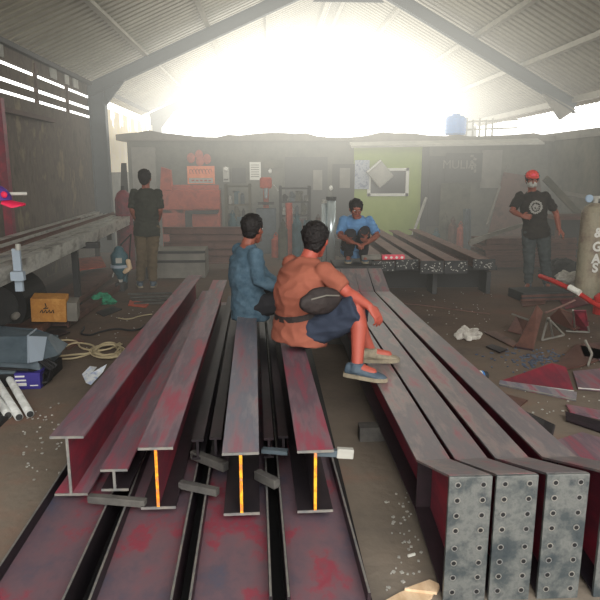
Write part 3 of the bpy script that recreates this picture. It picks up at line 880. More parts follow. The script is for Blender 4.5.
# ------------------------------------------------------------------ left rack with long profiles
t = thing('pipe_rack', 'dark steel rack along left wall carrying long profiles', 'rack', (-2.5, 7, 0))
for y in (4.3, 7.6, 10.8):
    MB().box((-2.55, y, .76), (1.0, .08, .07)).build('crossbar', M['dark'], t)
    for x in (-2.95, -2.35): MB().box((x, y, .365), (.07, .07, .73)).build('post', M['dark'], t)
lab = ['pale worn pipe profile, outermost towards the floor', 'pale square profile, second from the aisle', 'pale square profile, third from the aisle', 'rust brown channel in the middle', 'grey channel beyond the rust brown one', 'rust brown channel next to the wall side', 'pale profile against the wall']
for i in range(7):
    x = -2.13 - i * .115
    mm = ['pipe', 'pipe', 'pipe', 'brown_steel', 'pipe', 'brown_steel', 'pipe'][i]
    w = .1
    z = .80 + (.0 if i < 3 else .02)
    y1 = 11.4 - .35 * (i % 3)
    b = MB()
    a, c = V((x + .06, 3.2, z + .05)), V((x - .26, y1, z + .05))
    if i in (3, 4, 5):
        b.bar(a - V((0, 0, .04)), c - V((0, 0, .04)), w, .01); b.bar(a + V((-.045, 0, 0)), c + V((-.045, 0, 0)), .01, .09); b.bar(a + V((.045, 0, 0)), c + V((.045, 0, 0)), .01, .09)
    elif i == 0:
        b.bar(a, c, w, .1)
        b.bar(a - V((-.02, 0, .07)), c - V((-.02, 0, .07)), .04, .05)
    else:
        b.bar(a, c, w, .1)
    o = b.build('steel_profile', M[mm], loc=a); tag(o, lab[i] + ' on the left rack', 'steel profile', 'long profiles on the left rack')
# clamp
p = at(17, 290, 5.05)
t = thing('bar_clamp', 'pale blue steel clamp gripping the profiles on the left rack', 'clamp', p)
MB().box(at(18, 270, 4.95), (.06, .03, .34)).build('bar', M['machine_l'], t)
MB().box(at(18, 276, 4.9), (.1, .05, .07)).build('jaw', M['machine_l'], t)
MB().tube([at(18, 250, 4.93), at(18, 244, 4.93)], .02).build('screw', M['lgrey'], t)
p = at(109, 228, 9.3)
o = MB().box(at(109, 232, 9.4), (.06, .05, .24)).build('bar_clamp', M['dark'], loc=p); tag(o, 'small dark clamp near the far end of the left rack', 'clamp')

# reddish gusset and plates under the rack
pl = [gr(75, 270, .22), gr(106, 266, .18), gr(101, 256, .22), gr(72, 259, .26)]
o = MB().prism(pl, (0, 0, -.02)).build('steel_plate', M['redm'], loc=pl[0]); tag(o, 'reddish steel plate lying under the rack', 'plate')
for i, (a, c, w, lab_) in enumerate((((20, 330), (105, 270), .42, 'long dark plate on floor under the left rack, nearest the yellow carton'),
                                   ((0, 318), (85, 272), .3, 'long dark plate on floor deeper under the left rack'),
                                   ((60, 325), (120, 283), .16, 'narrow brown plate on floor beside the cable heap'))):
    z = .05 + .05 * (1 - i * .4)
    A, C = gr(*a, z), gr(*c, z)
    b = MB(); b.bar(A, C, w, .02); b.bar(A + V((w / 2, 0, .0)), C + V((w / 2, 0, .0)), .02, .06)
    o = b.build('steel_plate', M['brown_steel'] if i != 1 else M['steel_dark'], loc=A); tag(o, lab_, 'plate')
for i, (a, c, lab_) in enumerate((((8, 314), (28, 298), 'short grey pipe left of yellow carton, upper one'), ((14, 317), (33, 303), 'short grey pipe left of yellow carton, lower one'))):
    A, C = gr(*a, .2), gr(*c, .22)
    o = MB().tube([A, C], .035, 12).build('steel_pipe', M['grey'], loc=A, smooth=True); tag(o, lab_, 'pipe')
# dark round tank under rack
c = V((-2.75, 6.6, .0))
t = thing('round_drum', 'black round drum in the shadow under the left rack', 'drum', c)
MB().tube([c + V((0, -.3, .3)), c + V((0, .3, .3))], .28, 24).build('body', M['black'], t, smooth=False)
MB().tube([c + V((0, -.31, .3)), c + V((0, -.29, .3))], .2, 24).build('cap', M['dark'], t)

# yellow carton
c = gr(48, 322, .13)
t = thing('yellow_carton', 'yellow cardboard carton with black scribble on plates', 'carton', c)
R = Euler((0.12, 0.06, 0.15)).to_matrix()
MB().box(c + V((0, .1, .13)), (.34, .2, .25), R).build('body', M['yellow'], t, bevel=.006)
cc = c + V((0, .1, .13)) + R @ V((0, -.102, 0))
b = MB(); b.tube([cc + R @ V(v) for v in ((-.03, 0, .08), (-.02, 0, .04), (-.05, 0, .02), (0, 0, .03))], .006, 5)
for i in range(4): b.tube([cc + R @ V((-.08 + i * .035, 0, -.02)), cc + R @ V((-.06 + i * .035, 0, .01)), cc + R @ V((-.055 + i * .035, 0, -.025))], .006, 5)
b.build('scribble', M['black'], t)
MB().box(c + V((.22, .14, .1)), (.1, .18, .2), R).build('grey_flap', M['grey'], t)

# welding machine with cover
c = gr(18, 388, 0); c.y += .25
t = thing('welding_machine', 'grey blue welding machine with slanted cover behind purple carton', 'machine', c)
b = MB(); b.hexa([c + V((-.3, -.22, .1)), c + V((.17, -.22, .1)), c + V((.17, .3, .1)), c + V((-.3, .3, .1))],
                 [c + V((-.3, -.2, .24)), c + V((.15, -.18, .22)), c + V((.15, .3, .28)), c + V((-.3, .3, .3))]); b.build('body', M['machine'], t, bevel=.01)
b = MB()
rg = [c + V((-.32, -.25, .22)), c + V((.1, -.26, .2)), c + V((.26, -.05, .2)), c + V((.26, .2, .22)), c + V((.0, .36, .26)), c + V((-.32, .36, .28))]
rt = [c + V((-.3, -.05, .36)), c + V((.02, -.02, .35)), c + V((.14, .06, .32)), c + V((.14, .16, .32)), c + V((.0, .22, .35)), c + V((-.3, .22, .38))]
b.loft([rg, rt]); b.build('cover', M['machine'], t)
b = MB(); b.tube([rg[1] + V((0, 0, .005)), rt[1] + V((0, 0, .005)), rt[4]], .008, 6); b.face([rt[1] + V((.002, 0, .004)), rg[1] + V((.01, 0, .005)), rg[1] + V((.09, .06, .006)), rt[2] + V((0, 0, .004))]); b.build('pale_fold', M['machine_l'], t)
b = MB(); b.tube([rg[0] + V((0, -.01, -.04)), rg[1] + V((0, -.01, -.05)), c + V((.2, -.15, .08)), c + V((.16, -.1, .02))], .012, 8); b.build('strap', M['black'], t)
MB().box(c + V((-.06, 0, .05)), (.5, .44, .1)).build('base', M['black'], t)
b = MB()
for i in range(3): b.tube([c + V((.16, -.2 + .05 * i, .2)), c + V((.26, -.24 + .06 * i, .14)), c + V((.22, -.22 + .03 * i, .04)), c + V((.12, -.26, .03))], .014, 8)
b.build('lead', M['bcable'], t)
c2 = gr(27, 390, 0)
t = thing('purple_carton', 'small purple carton with white label stripes', 'carton', c2)
MB().box(c2 + V((0, .08, .065)), (.19, .13, .13), (0, 0, .05)).build('body', M['purple'], t, bevel=.003)
b = MB()
for i, (xx, ww) in enumerate(((-.05, .07), (-.045, .08), (-.05, .09))): b.box(c2 + V((xx, .012, .105 - i * .032)), (ww, .004, .012 + (.012 if i == 2 else 0)), (0, 0, .05))
b.box(c2 + V((.05, .017, .03)), (.06, .004, .008), (0, 0, .05)); b.build('label_stripe', M['mark'], t)

# three white pipes
for i, (a, c, lab_) in enumerate((((30, 414), (-22, 325), 'white pipe on the floor, longest reaching nearest the steel beams'), ((19, 417), (-35, 332), 'white pipe on the floor, middle of three'), ((8, 415), (-45, 340), 'white pipe on the floor, outermost at the frame edge'))):
    A, C = gr(*a, .03), gr(*c, .12)
    t = thing('white_pipe', lab_, 'pipe', A)
    MB().tube([A, C], .028, 14).build('barrel', M['wpipe'], t, smooth=True)
    dd = (A - C).normalized()
    MB().tube([A + dd * .001, A + dd * .004], .022, 14).build('open_end', M['dark'], t)

# plastic wrapper
def crumple(name, label, cat, c, s, m, seed, amp=.35, n=12):
    b = MB()
    b.ell(c, s, n=n * 2, m=n)
    for v in b.bm.verts:
        d = v.co - V(c)
        f = 1 + amp * noise.noise(d * (2.2 / max(s)) + V((seed, seed, seed))) * 2 + amp * .6 * noise.noise(d * (6 / max(s)) + V((seed, 0, 0)))
        v.co = V(c) + d * f
        if v.co.z < c[2] - s[2] * .9: v.co.z = c[2] - s[2] * .9
    o = b.build(name, m, loc=c)
    return tag(o, label, cat)


c = gr(94, 376, 0)
t = thing('plastic_wrapper', 'folded white and blue plastic wrapper on bare floor', 'wrapper', c)
b = MB()
b.face([gr(82, 374, .02), gr(90, 366, .07), gr(93, 372, .05), gr(86, 383, .01)])
b.face([gr(86, 383, .012), gr(93, 372, .052), gr(107, 364, .08), gr(103, 372, .03), gr(91, 385, .005)])
b.face([gr(90, 366, .07), gr(97, 367, .03), gr(93, 372, .052)])
b.build('film', M['plastic'], t)

# cable heap
random.seed(11)
def cable(name, label, pts, r, m, cat='cable'):
    cu = bpy.data.curves.new(name, 'CURVE'); cu.dimensions = '3D'; cu.bevel_depth = r; cu.bevel_resolution = 3; cu.resolution_u = 8
    sp = cu.splines.new('BEZIER'); sp.bezier_points.add(len(pts) - 1)
    L0 = V(pts[0])
    for bp_, p in zip(sp.bezier_points, pts):
        bp_.co = V(p) - L0; bp_.handle_left_type = bp_.handle_right_type = 'AUTO'
    o = bpy.data.objects.new(name, cu); COL.objects.link(o); o.location = L0
    cu.materials.append(m)
    return tag(to_mesh(o), label, cat)


cable('loop_cable', 'pale cable loop curling towards the grey machine', [gr(x, y, z) for x, y, z in ((48, 357, .04), (70, 355, .02), (92, 352, .02), (76, 343, .02), (60, 347, .02), (57, 342, .03), (68, 340, .02), (85, 349, .02), (104, 350, .02), (120, 343, .02))], .009, M['cable'])
cable('loop_cable', 'pale cable running from grey machine into the coil', [gr(x, y, .015) for x, y in ((42, 366), (55, 360), (75, 358), (95, 352), (112, 348), (122, 344))], .008, M['cable'])
for q_ in range(2):
    pts = []
    for i in range(26):
        a = i * 1.25 + q_
        cx, cy = 108, 350
        pts.append(gr(cx + (13 + 3 * math.sin(i * .7)) * math.cos(a) * (.8 + .2 * q_), cy + 6.5 * math.sin(a) + random.uniform(-2, 2), .012 + .0015 * i))
    cable('cable_coil', ['pale tangled cable coil on floor beside the leftmost beam', 'second pale coil tangled into the first cable coil'][q_], pts, .007, M['cable'])
cable('thin_wire', 'thin pale wire on floor before the trough', [gr(x, y, .01) for x, y in ((118, 318), (128, 319), (140, 316), (152, 314))], .006, M['cable'])
cable('black_cable', 'black cable lying beyond the pale coil', [gr(x, y, .012) for x, y in ((84, 327), (88, 335), (100, 332), (115, 329), (135, 330), (145, 325))], .01, M['bcable'])
cable('thin_wire', 'thin wire crossing the floor before flat brown rafters', [gr(x, y, .01) for x, y in ((395, 303), (420, 305), (450, 309), (490, 314))], .005, M['brown_light'])
# green cloth, drill stand
crumple('green_cloth', 'crumpled green cloth on the floor by the magnetic drill', 'cloth', gr(103, 299, .06), (.13, .1, .07), M['greenp'], 4)
c = gr(122, 290, 0)
t = thing('magnetic_drill', 'teal and dark magnetic drill standing at the rack end', 'drill', c)
MB().box(c + V((0, 0, .06)), (.12, .24, .12)).build('base', M['dark'], t, bevel=.01)
MB().box(c + V((.02, .06, .26)), (.09, .1, .34)).build('column', M['teal'], t, bevel=.015)
MB().tube([c + V((0, -.04, .2)), c + V((0, -.04, .3)), c + V((0, -.04, .5)), c + V((0, -.04, .56))], [.05, .11, .12, .07], 14, rounded=True).build('motor', M['teal'], t, smooth=True)
MB().tube([c + V((0, -.04, .2)), c + V((0, -.04, .1))], [.04, .02]).build('spindle', M['lgrey'], t)
MB().tube([c + V((0, -.04, .33)), c + V((0, -.04, .37))], .128, 16).build('pale_ring', M['machine_l'], t)
MB().box(c + V((.02, -.165, .44)), (.08, .02, .07)).build('badge', M['lgrey'], t)
MB().tube([c + V((.08, -.1, .28)), c + V((.15, -.1, .33)), c + V((.13, -.1, .42))], .035, rounded=True).build('handle', M['wood'], t, smooth=True)
b = MB()
for a in range(3): b.tube([c + V((-.07, -.02, .3)), c + V((-.07 - .03, -.02 + .12 * math.cos(a * 2.1), .3 + .12 * math.sin(a * 2.1)))], .009, 6)
b.build('feed_lever', M['lgrey'], t)
b = MB(); b.tube([c + V((-.05, .1, .5)), c + V((-.02, .2, .62)), c + V((.1, .3, .75)), c + V((.05, .35, .4)), c + V((0, .3, .03))], .012, 6); b.build('lead', M['bcable'], t)

# cluttered floor boards behind the coil
for i in range(4):
    A = gr(128 + i * 2, 294 + i * 3.2, .012); C = gr(172 - i * 2, 293 + i * 3.2, .012)
    o = MB().bar(A, C, .06, .02).build('floor_slat', M['dwood'], loc=A); tag(o, 'short dark slat on floor before trough, %s row' % ['farthest', 'second', 'third', 'nearest'][i], 'slat', 'dark slats on the floor before the trough')

# red post and cap on a peg at the left edge
c = V((at(0, 120, 8.0).x, 8.0, 0))
b = MB(); b.box(c + V((0, 0, 1.25)), (.1, .1, 2.5)); o = b.build('trim_red_post', M['steel_web']); o['kind'] = 'structure'
c = at(0, 200, 4.0)
c.z -= 0
t = thing('baseball_cap', 'purple cap with crimson brim hanging at left edge', 'cap', c)
b = MB(); rings = []
for j in range(7):
    a = j / 6 * PI / 2 * .97
    rings.append([c + V((-.03 + .1 * math.cos(a) * math.cos(k_ * PI / 10), .085 * math.cos(a) * math.sin(k_ * PI / 10), .0 + .095 * math.sin(a))) for k_ in range(20)])
b.loft(rings, caps=False); b.build('crown', M['purplecap'], t, smooth=True)
b = MB(); rings = []
for j in range(9):
    y = -.075 + .15 * j / 8
    ln = .085 * math.sqrt(max(0, 1 - (y / .08) ** 2)) + .02
    dz = -.25 * y * y * 10
    rings.append([c + V((.035, y, .004 + dz)), c + V((.045 + ln, y, -.02 + dz)), c + V((.045 + ln, y, -.032 + dz)), c + V((.035, y, -.008 + dz))])
b.loft(rings); b.build('brim', M['pinkcap'], t)
b = MB(); b.ell(c + V((.05, -.055, .035)), (.02, .012, .02)); b.build('badge', M['pinkcap'], t)
# peg rail holding the cap
t2 = thing('coat_stand', 'thin dark stand with pale peg holding the purple cap', 'stand', (c.x - .16, c.y + .02, 0))
MB().tube([(c.x - .16, c.y + .02, 0), (c.x - .16, c.y + .02, c.z + .2)], .015).build('pole', M['dark'], t2)
MB().tube([(c.x - .16, c.y + .02, c.z + .035), (c.x + .13, c.y + .1, c.z + .035)], .011).build('peg', M['lgrey'], t2)
MB().box((c.x - .2, c.y + .02, .015), (.2, .3, .03)).build('base', M['dark'], t2)

# ------------------------------------------------------------------ right side scrap
def plate_poly(label, pts, m='brown_steel', th=.012, name='steel_plate', cat='plate', rim=False):
    P = [gr(*p) for p in pts]
    n = (P[1] - P[0]).cross(P[2] - P[0]).normalized()
    if n.z > 0: n = -n
    b = MB(); b.prism(P, n * th)
    t = b.build(name, M[m], loc=P[0])
    if rim:
        b = MB(); b.tube(P[:2], .006, 6); b.build('bright_edge', M['edge'], t)
    return tag(t, label, cat)


plate_poly('triangular red steel gusset with grey edge, nearest the blue roll', [(500, 381, .02), (574, 391, .02), (566, 367, .1), (552, 363, .12)], 'steel_web', rim=True)
plate_poly('long flat grey strip below the triangular red gusset', [(499, 384, .015), (576, 400, .015), (577, 392, .03), (500, 380, .03)], 'steel_grey', rim=True)
plate_poly('flat reddish plate at the right edge above long strip', [(578, 388, .02), (625, 392, .02), (625, 366, .02), (573, 371, .02)], 'steel_red', rim=True)
plate_poly('brown plate sticking out beside the outermost rafter', [(508, 404, .06), (550, 441, .2), (554, 424, .24), (530, 413, .12)], 'steel_dark', rim=False)
plate_poly('dark plate edge lying among the right scrap', [(565, 411, .05), (566, 420, .02), (625, 440, .02), (625, 428, .08)], 'steel_dark')
plate_poly('reddish flat plate right of the outermost rafter', [(553, 441, .02), (582, 432, .02), (625, 445, .02), (625, 468, .02), (560, 452, .02)], 'steel_red')
plate_poly('grey flat plate nearest at the right edge', [(556, 454, .04), (625, 470, .04), (625, 500, .04), (575, 500, .04), (545, 463, .04)], 'steel_flat')
plate_poly('dark brown plate in the scrap beneath gussets', [(548, 372, .03), (580, 366, .03), (625, 350, .03), (600, 342, .03), (575, 345, .03)], 'brown_steel')

# standing gusset
c = gr(528, 350, 0)
t = thing('steel_gusset', 'upright brown folded gusset standing in the scrap heap', 'gusset', c)
P = [gr(515, 348, .0), gr(533, 351, .0), at(543, 312, 5.75), at(537, 305, 5.8)]
MB().prism(P, (0.01, .03, 0)).build('blade', M['brown_steel'], t)
MB().prism([gr(515, 348, .0), gr(533, 351, .0), gr(532, 345, .0) + V((.02, .1, 0)), gr(520, 342, 0)], (0, 0, .015)).build('foot', M['steel_dark'], t)
plate_poly('dull brown plate behind the upright gusset', [(508, 330, .05), (525, 335, .02), (536, 322, .05), (516, 316, .2)], 'brown_steel')
plate_poly('second dull brown plate lying by the dusty bag', [(484, 332, .02), (512, 346, .02), (518, 343, .04), (496, 331, .04)], 'brown_steel')
plate_poly('third brown plate behind the wire frame', [(548, 318, .1), (575, 330, .05), (590, 322, .08), (560, 308, .25)], 'brown_steel')
plate_poly('rusty brown plate with pale edge near the gas cylinder', [(572, 328, .02), (590, 332, .02), (586, 310, .3), (574, 310, .3)], 'steel_web')
# angle frames
def angleframe(label, pts, closed=True, r=.008, m='grey'):
    P = [gr(*p) for p in pts]
    t = thing('angle_frame', label, 'frame', P[0])
    seq = list(zip(P, P[1:] + P[:1])) if closed else list(zip(P, P[1:]))
    for a, c in seq: MB().bar(a, c, r * 2, r * 2).build('bar', M[m], t)
    return t


angleframe('pale triangular angle frame leaning on the upright gusset', [(542, 340, .02), (564, 335, .02), (548, 318, .25)])
angleframe('pale narrow bent bar rising inside the triangular frame', [(553, 337, .02), (549, 318, .28), (547, 322, .2)], False)
angleframe('L-shaped pale angle bar right of the triangular frame', [(566, 331, .02), (589, 332, .02), (588, 326, .1)], False)
angleframe('upright pale angle bar before the gas cylinder', [(575, 330, .02), (573, 310, .35)], False)
angleframe('thin pale bar across the scrap left of the upright gusset', [(512, 314, .2), (534, 322, .2)], False)
angleframe('bent pale bar low at the right edge of the scrap', [(588, 366, .02), (592, 354, .1), (585, 340, .2)], False)
for i, (pts, mm, lb) in enumerate((
    ([(560, 300, .02), (585, 296, .02), (592, 303, .02), (566, 308, .02)], 'steel_web', 'dull red square plate in front of the low crate'),
    ([(520, 300, .02), (548, 297, .02), (545, 303, .02), (523, 306, .02)], 'brown_steel', 'narrow brown plate lying before the low crate'),
    ([(486, 346, .02), (500, 352, .02), (507, 349, .02), (492, 344, .02)], 'steel_dark', 'small dark plate piece just beyond the blue shavings'),
    ([(580, 345, .03), (612, 352, .03), (612, 362, .03), (584, 356, .03)], 'steel_red', 'reddish plate piece under the bent pale bar'),
    ([(500, 392, .01), (528, 400, .01), (520, 406, .01), (502, 399, .01)], 'brown_steel', 'thin brown plate piece beside the outermost rafter, near long strip'),
    ([(566, 404, .02), (600, 410, .02), (600, 418, .02), (570, 411, .02)], 'steel_red', 'reddish narrow plate between the long strip and dark plate edge'))):
    plate_poly(lb, pts, mm)
for i, (pts, mm, lb) in enumerate((
    ([(62, 345, .01), (78, 338, .01), (84, 341, .01), (68, 349, .01)], 'brown_steel', 'brown plate scrap lying by the pale cable loop'),
    ([(96, 312, .01), (112, 306, .01), (122, 309, .01), (104, 316, .01)], 'steel_dark', 'dark plate scrap below the green cloth'),
    ([(130, 300, .01), (150, 303, .01), (146, 307, .01), (128, 305, .01)], 'redm', 'rusty plate scrap in front of the dark slats'),
    ([(36, 335, .03), (60, 328, .03), (70, 332, .03), (44, 340, .03)], 'steel_dark', 'dark plate scrap between yellow carton and grey machine'))):
    plate_poly(lb, pts, mm)
# blue dust patch on floor (thin relief)
random.seed(5)
b = MB()
for i in range(150):
    p = gr(random.gauss(540, 22), random.gauss(359, 5), .004)
    s_ = random.uniform(.012, .035)
    b.box(p, (s_, s_ * random.uniform(.4, 1), .008), (0, 0, random.uniform(0, 3)))
o = b.build('metal_shavings', mat('blue_shavings', [(60, 74, 98), (84, 92, 104)], 20, .6, bump=0), loc=gr(540, 360, 0)); tag(o, 'bluish metal shavings strewn on floor among the scrap', 'shavings', kind='stuff')
b = MB()
for i in range(260):
    px, py = random.choice([(random.uniform(385, 425), random.uniform(490, 595)), (random.uniform(500, 600), random.uniform(320, 420)), (random.uniform(400, 500), random.uniform(290, 340)), (random.uniform(60, 160), random.uniform(310, 350)), (random.uniform(20, 80), random.uniform(400, 480))])
    p = gr(px, py, .002)
    s_ = random.uniform(.004, .014)
    b.box(p, (s_, s_, .006), (0, 0, random.uniform(0, 3)))
o = b.build('floor_grit', M['lgrey'], loc=(0, 3, 0)); tag(o, 'pale grit scattered over the dirt floor', 'grit', kind='stuff')

crumple('dusty_bag', 'crumpled dusty white bag on floor beyond the rafters', 'bag', gr(468, 334, .05), (.13, .08, .06), M['bag'], 9)
# blue striped roll
c = gr(477, 376, .045)
t = thing('tape_roll', 'small blue and white striped roll beside the outermost rafter', 'roll', c)
ax = V((1, .25, 0)).normalized()
MB().tube([c - ax * .05, c + ax * .05], .04, 18).build('body', M['blue'], t, smooth=False)
for f in (-.025, .02): MB().tube([c + ax * f, c + ax * (f + .014)], .0415, 18).build('white_band', M['white'], t)
MB().tube([c + ax * .05, c + ax * .09], [.04, .03], 14).build('dark_end', M['dark'], t)
# wood plank bottom
b = MB()
P = [gr(375, 606, .012), gr(400, 592, .012), (gr(425, 583, .012)), (gr(436, 588, .012)), (gr(432, 596, .012)), (gr(410, 612, .012))]
b.prism(P, (0, 0, -.012)); b.prism([p + V((.02, .006, .012)) for p in P[1:5]], (0, 0, -.012))
o = b.build('wood_offcut', M['wood'], loc=P[1]); tag(o, 'split pale wood offcut on floor by the drilled end plates', 'offcut')
o = MB().bar(gr(408, 556, .01), gr(415, 554, .01), .008, .01).build('chalk_stick', M['white'], loc=gr(410, 555, 0)); tag(o, 'tiny white chalk stick on the dirt walkway', 'chalk')

# gas cylinder
c = V((at(591, 250, 7.9).x, 7.9, 0))
ztop = at(591, 203, 7.9).z
t = thing('gas_cylinder', 'tall grey gas cylinder with white vertical lettering GAS', 'cylinder', c)
rr_ = .16
MB().tube([c, c + V((0, 0, .02)), c + V((0, 0, ztop - .12)), c + V((0, 0, ztop - .05)), c + V((0, 0, ztop))], [rr_ * .95, rr_, rr_, rr_ * .8, .05], 28).build('body', M['cyl'], t, smooth=False)
b = MB(); b.tube([c + V((0, 0, ztop)), c + V((0, 0, ztop + .08))], .03, 12); b.tube([c + V((-.09, -.02, ztop + .07)), c + V((.05, 0, ztop + .07))], .022, 10); b.build('valve', M['lgrey'], t)
MB().tube([c + V((-.11, -.05, ztop + .06)), c + V((-.11, -.03, ztop + .06))], .05, 14).build('gauge', mat('gauge_face', (150, 170, 190), bump=0), t)
for ch, py in (('&', 233), ('G', 247), ('A', 259), ('S', 268)):
    tx = bpy.data.curves.new('letter', 'FONT'); tx.body = ch; tx.size = .165; tx.extrude = .002; tx.align_x = 'CENTER'; tx.align_y = 'CENTER'; tx.offset = .006
    o = bpy.data.objects.new('lettering', tx); COL.objects.link(o); o.parent = t
    pz = at(594, py, 7.75).z
    ang = .02
    o.location = (-0.01, -rr_ - .004, pz); o.rotation_euler = (PI / 2, 0, ang)
    tx.materials.append(M['mark'])
    to_mesh(o)

# low bench behind capped man
p, q = at(556, 218, 10.6), at(612, 222, 10.6)
t = thing('work_bench', 'low brown work bench with dark space beneath, right wall', 'bench', ((p.x + q.x) / 2, 10.6, 0))
MB().box(((p.x + q.x) / 2, 10.9, p.z), (q.x - p.x, .7, .06)).build('top', M['brown_steel'], t)
for x in (p.x + .05, q.x - .05):
    for yy in (10.6, 11.2): MB().box((x, yy, p.z / 2), (.07, .07, p.z)).build('leg', M['brown_steel'], t)
MB().box(((p.x + q.x) / 2, 11.2, p.z / 2), (q.x - p.x, .03, p.z)).build('rear_panel', M['black'], t)
p, q = at(556, 192, 11.4), at(620, 202, 11.4)
o = MB().bar(p, q, .05, .08).build('wall_rail', M['grey'], loc=p); tag(o, 'grey rail fixed above the low work bench', 'rail')
p, q = at(545, 178, 11.3), at(580, 215, 11.3)
o = MB().bar(p, q, .05, .12).build('leaning_board', M['back'], loc=p); tag(o, 'grey green board leaning diagonally behind the capped man', 'board')
crumple('rag_heap', 'heap of pale dirty rags beside the gas cylinder', 'rags', at(570, 279, 8.6), (.2, .14, .1), M['bag'], 2)
crumple('dark_sack', 'dark sack on the floor behind the pale rags', 'sack', V((at(560, 285, 9.2).x, 9.2, .16)), (.3, .2, .16), M['dark'], 6)
# box stack at floor by gas cylinder
c = gr(575, 302, 0)
o = MB().box(c + V((-.35, .25, .06)), (.7, .4, .12), (0, 0, .1)).build('low_crate', M['dark'], loc=c, bevel=.01); tag(o, 'low dark crate behind the red hose', 'crate')
b = MB()
for i in range(2): b.box(c + V((-.35, .05, .03 + i * .05)), (.7, .02, .03), (0, 0, .1))
b.build('slat', M['brown_steel'], o)
cable('red_hose', 'red hose running down to the scrap at right', [at(540, 276, 7.6), at(560, 284, 7.2), at(578, 293, 7.0), at(592, 302, 6.8), at(615, 315, 6.5)], .03, M['redhose'], 'hose')
o = MB().tube([at(569, 287, 7.05), at(580, 293, 6.93)], .036, 12).build('hose_joint', M['white'], loc=at(575, 290, 7)); tag(o, 'white sleeve around the red hose', 'sleeve')
c = at(603, 300, 6.9)
b = MB(); b.tube([V((c.x, c.y, 0)), V((c.x, c.y, .2)), V((c.x, c.y, .24))], [.1, .1, .06], 16); o = b.build('red_canister', M['redhose'], loc=(c.x, c.y, 0)); tag(o, 'red canister at right frame edge under the gas cylinder', 'canister')
cable('brown_stick', 'thin brown bent stick above the scrap heap', [at(545, 313, 6.2), at(560, 307, 6.2), at(575, 300, 6.2)], .012, M['brown_light'], 'stick')
# red things beside olive man
c = V((at(124, 210, 10.6).x, 10.6, 0)); ztp = at(124, 190, 10.6).z
t = thing('fire_extinguisher', 'tall dull red gas bottle standing left of the man in olive', 'bottle', c)
MB().tube([c, c + V((0, 0, ztp - .15)), c + V((0, 0, ztp - .05)), c + V((0, 0, ztp))], [.14, .14, .1, .04], 18).build('body', M['steel_web'], t)
MB().tube([c + V((0, 0, ztp)), c + V((0, 0, ztp + .07))], .03).build('valve', M['dark'], t)
t.name = 'gas_bottle'
p = [at(120, 235, 11), at(131, 235, 11), at(126, 163, 12.2), at(121, 163, 12.2)]
o = MB().prism(p, (0, .04, 0)).build('leaning_board', M['dark'], loc=p[0]); tag(o, 'dark narrow board leaning against the left column', 'board')
# ------------------------------------------------------------------ people
from mathutils.bvhtree import BVHTree


def remesh(mb, vox, smooth=4, wrinkle=0.0, seed=0, wscale=9.0):
    me = mb.mesh('tmp')
    o = bpy.data.objects.new('tmp', me); COL.objects.link(o)
    r = o.modifiers.new('r', 'REMESH'); r.mode = 'VOXEL'; r.voxel_size = vox; r.use_smooth_shade = True
    s = o.modifiers.new('s', 'SMOOTH'); s.factor = .5; s.iterations = smooth
    dg = bpy.context.evaluated_depsgraph_get(); dg.update()
    out = bpy.data.meshes.new_from_object(o.evaluated_get(dg))
    bpy.data.objects.remove(o); bpy.data.meshes.remove(me)
    if wrinkle:
        nr = [v.normal.copy() for v in out.vertices]
        for v, n_ in zip(out.vertices, nr):
            q = v.co
            f = noise.noise(V((q.x * wscale, q.y * wscale, q.z * wscale * 1.8)) + V((seed, 0, 0)))
            f2 = noise.noise(V((q.x * wscale * 2.3, q.y * wscale * 2.3, q.z * wscale * 2.3)) + V((0, seed, 0)))
            v.co = q + n_ * (wrinkle * (1 - abs(f) * 3.2) + wrinkle * .5 * f2)
    return out


def hand(b, wr, hd, pn, curl=.5, s=1.0, thumb=1):
    """palm + four fingers + thumb; hd finger direction, pn back-of-hand normal, thumb side +-1 along hd x pn"""
    hd = hd.normalized(); pn = (pn - hd * pn.dot(hd)).normalized(); sd = hd.cross(pn) * thumb
    pc = wr + hd * .05 * s
    b.tube([wr - hd * .01, wr + hd * .02 * s, pc, wr + hd * .085 * s], [(.026 * s, .018 * s), (.032 * s, .017 * s), (.041 * s, .015 * s), (.039 * s, .012 * s)], 12, side=sd, rounded=True)
    for i, (ln, off) in enumerate(((.070, .030), (.078, .010), (.073, -.011), (.058, -.031))):
        p = wr + hd * (.085 - abs(off) * .15) * s + sd * off * s
        d = hd + sd * off * 2.0
        pts = [p - hd * .015 * s, p]
        a = 0
        for sg in (.42, .32, .26):
            a += curl * (.6 + .12 * i)
            dd = (hd * math.cos(a) - pn * math.sin(a) + sd * off * 1.2).normalized()
            p = p + dd * ln * sg * s; pts.append(p)
        b.tube(pts, [.0092 * s, .0092 * s, .0085 * s, .008 * s, .0068 * s], 8, side=sd, rounded=True)
    p = wr + hd * .025 * s + sd * .028 * s
    t1 = (hd * .55 + sd * .75 - pn * .3).normalized(); t2 = (hd * .85 + sd * .35 - pn * .45).normalized()
    b.tube([p - sd * .012, p, p + t1 * .034 * s, p + t1 * .034 * s + t2 * .028 * s], [.013 * s, .0125 * s, .0105 * s, .0085 * s], 8, rounded=True)


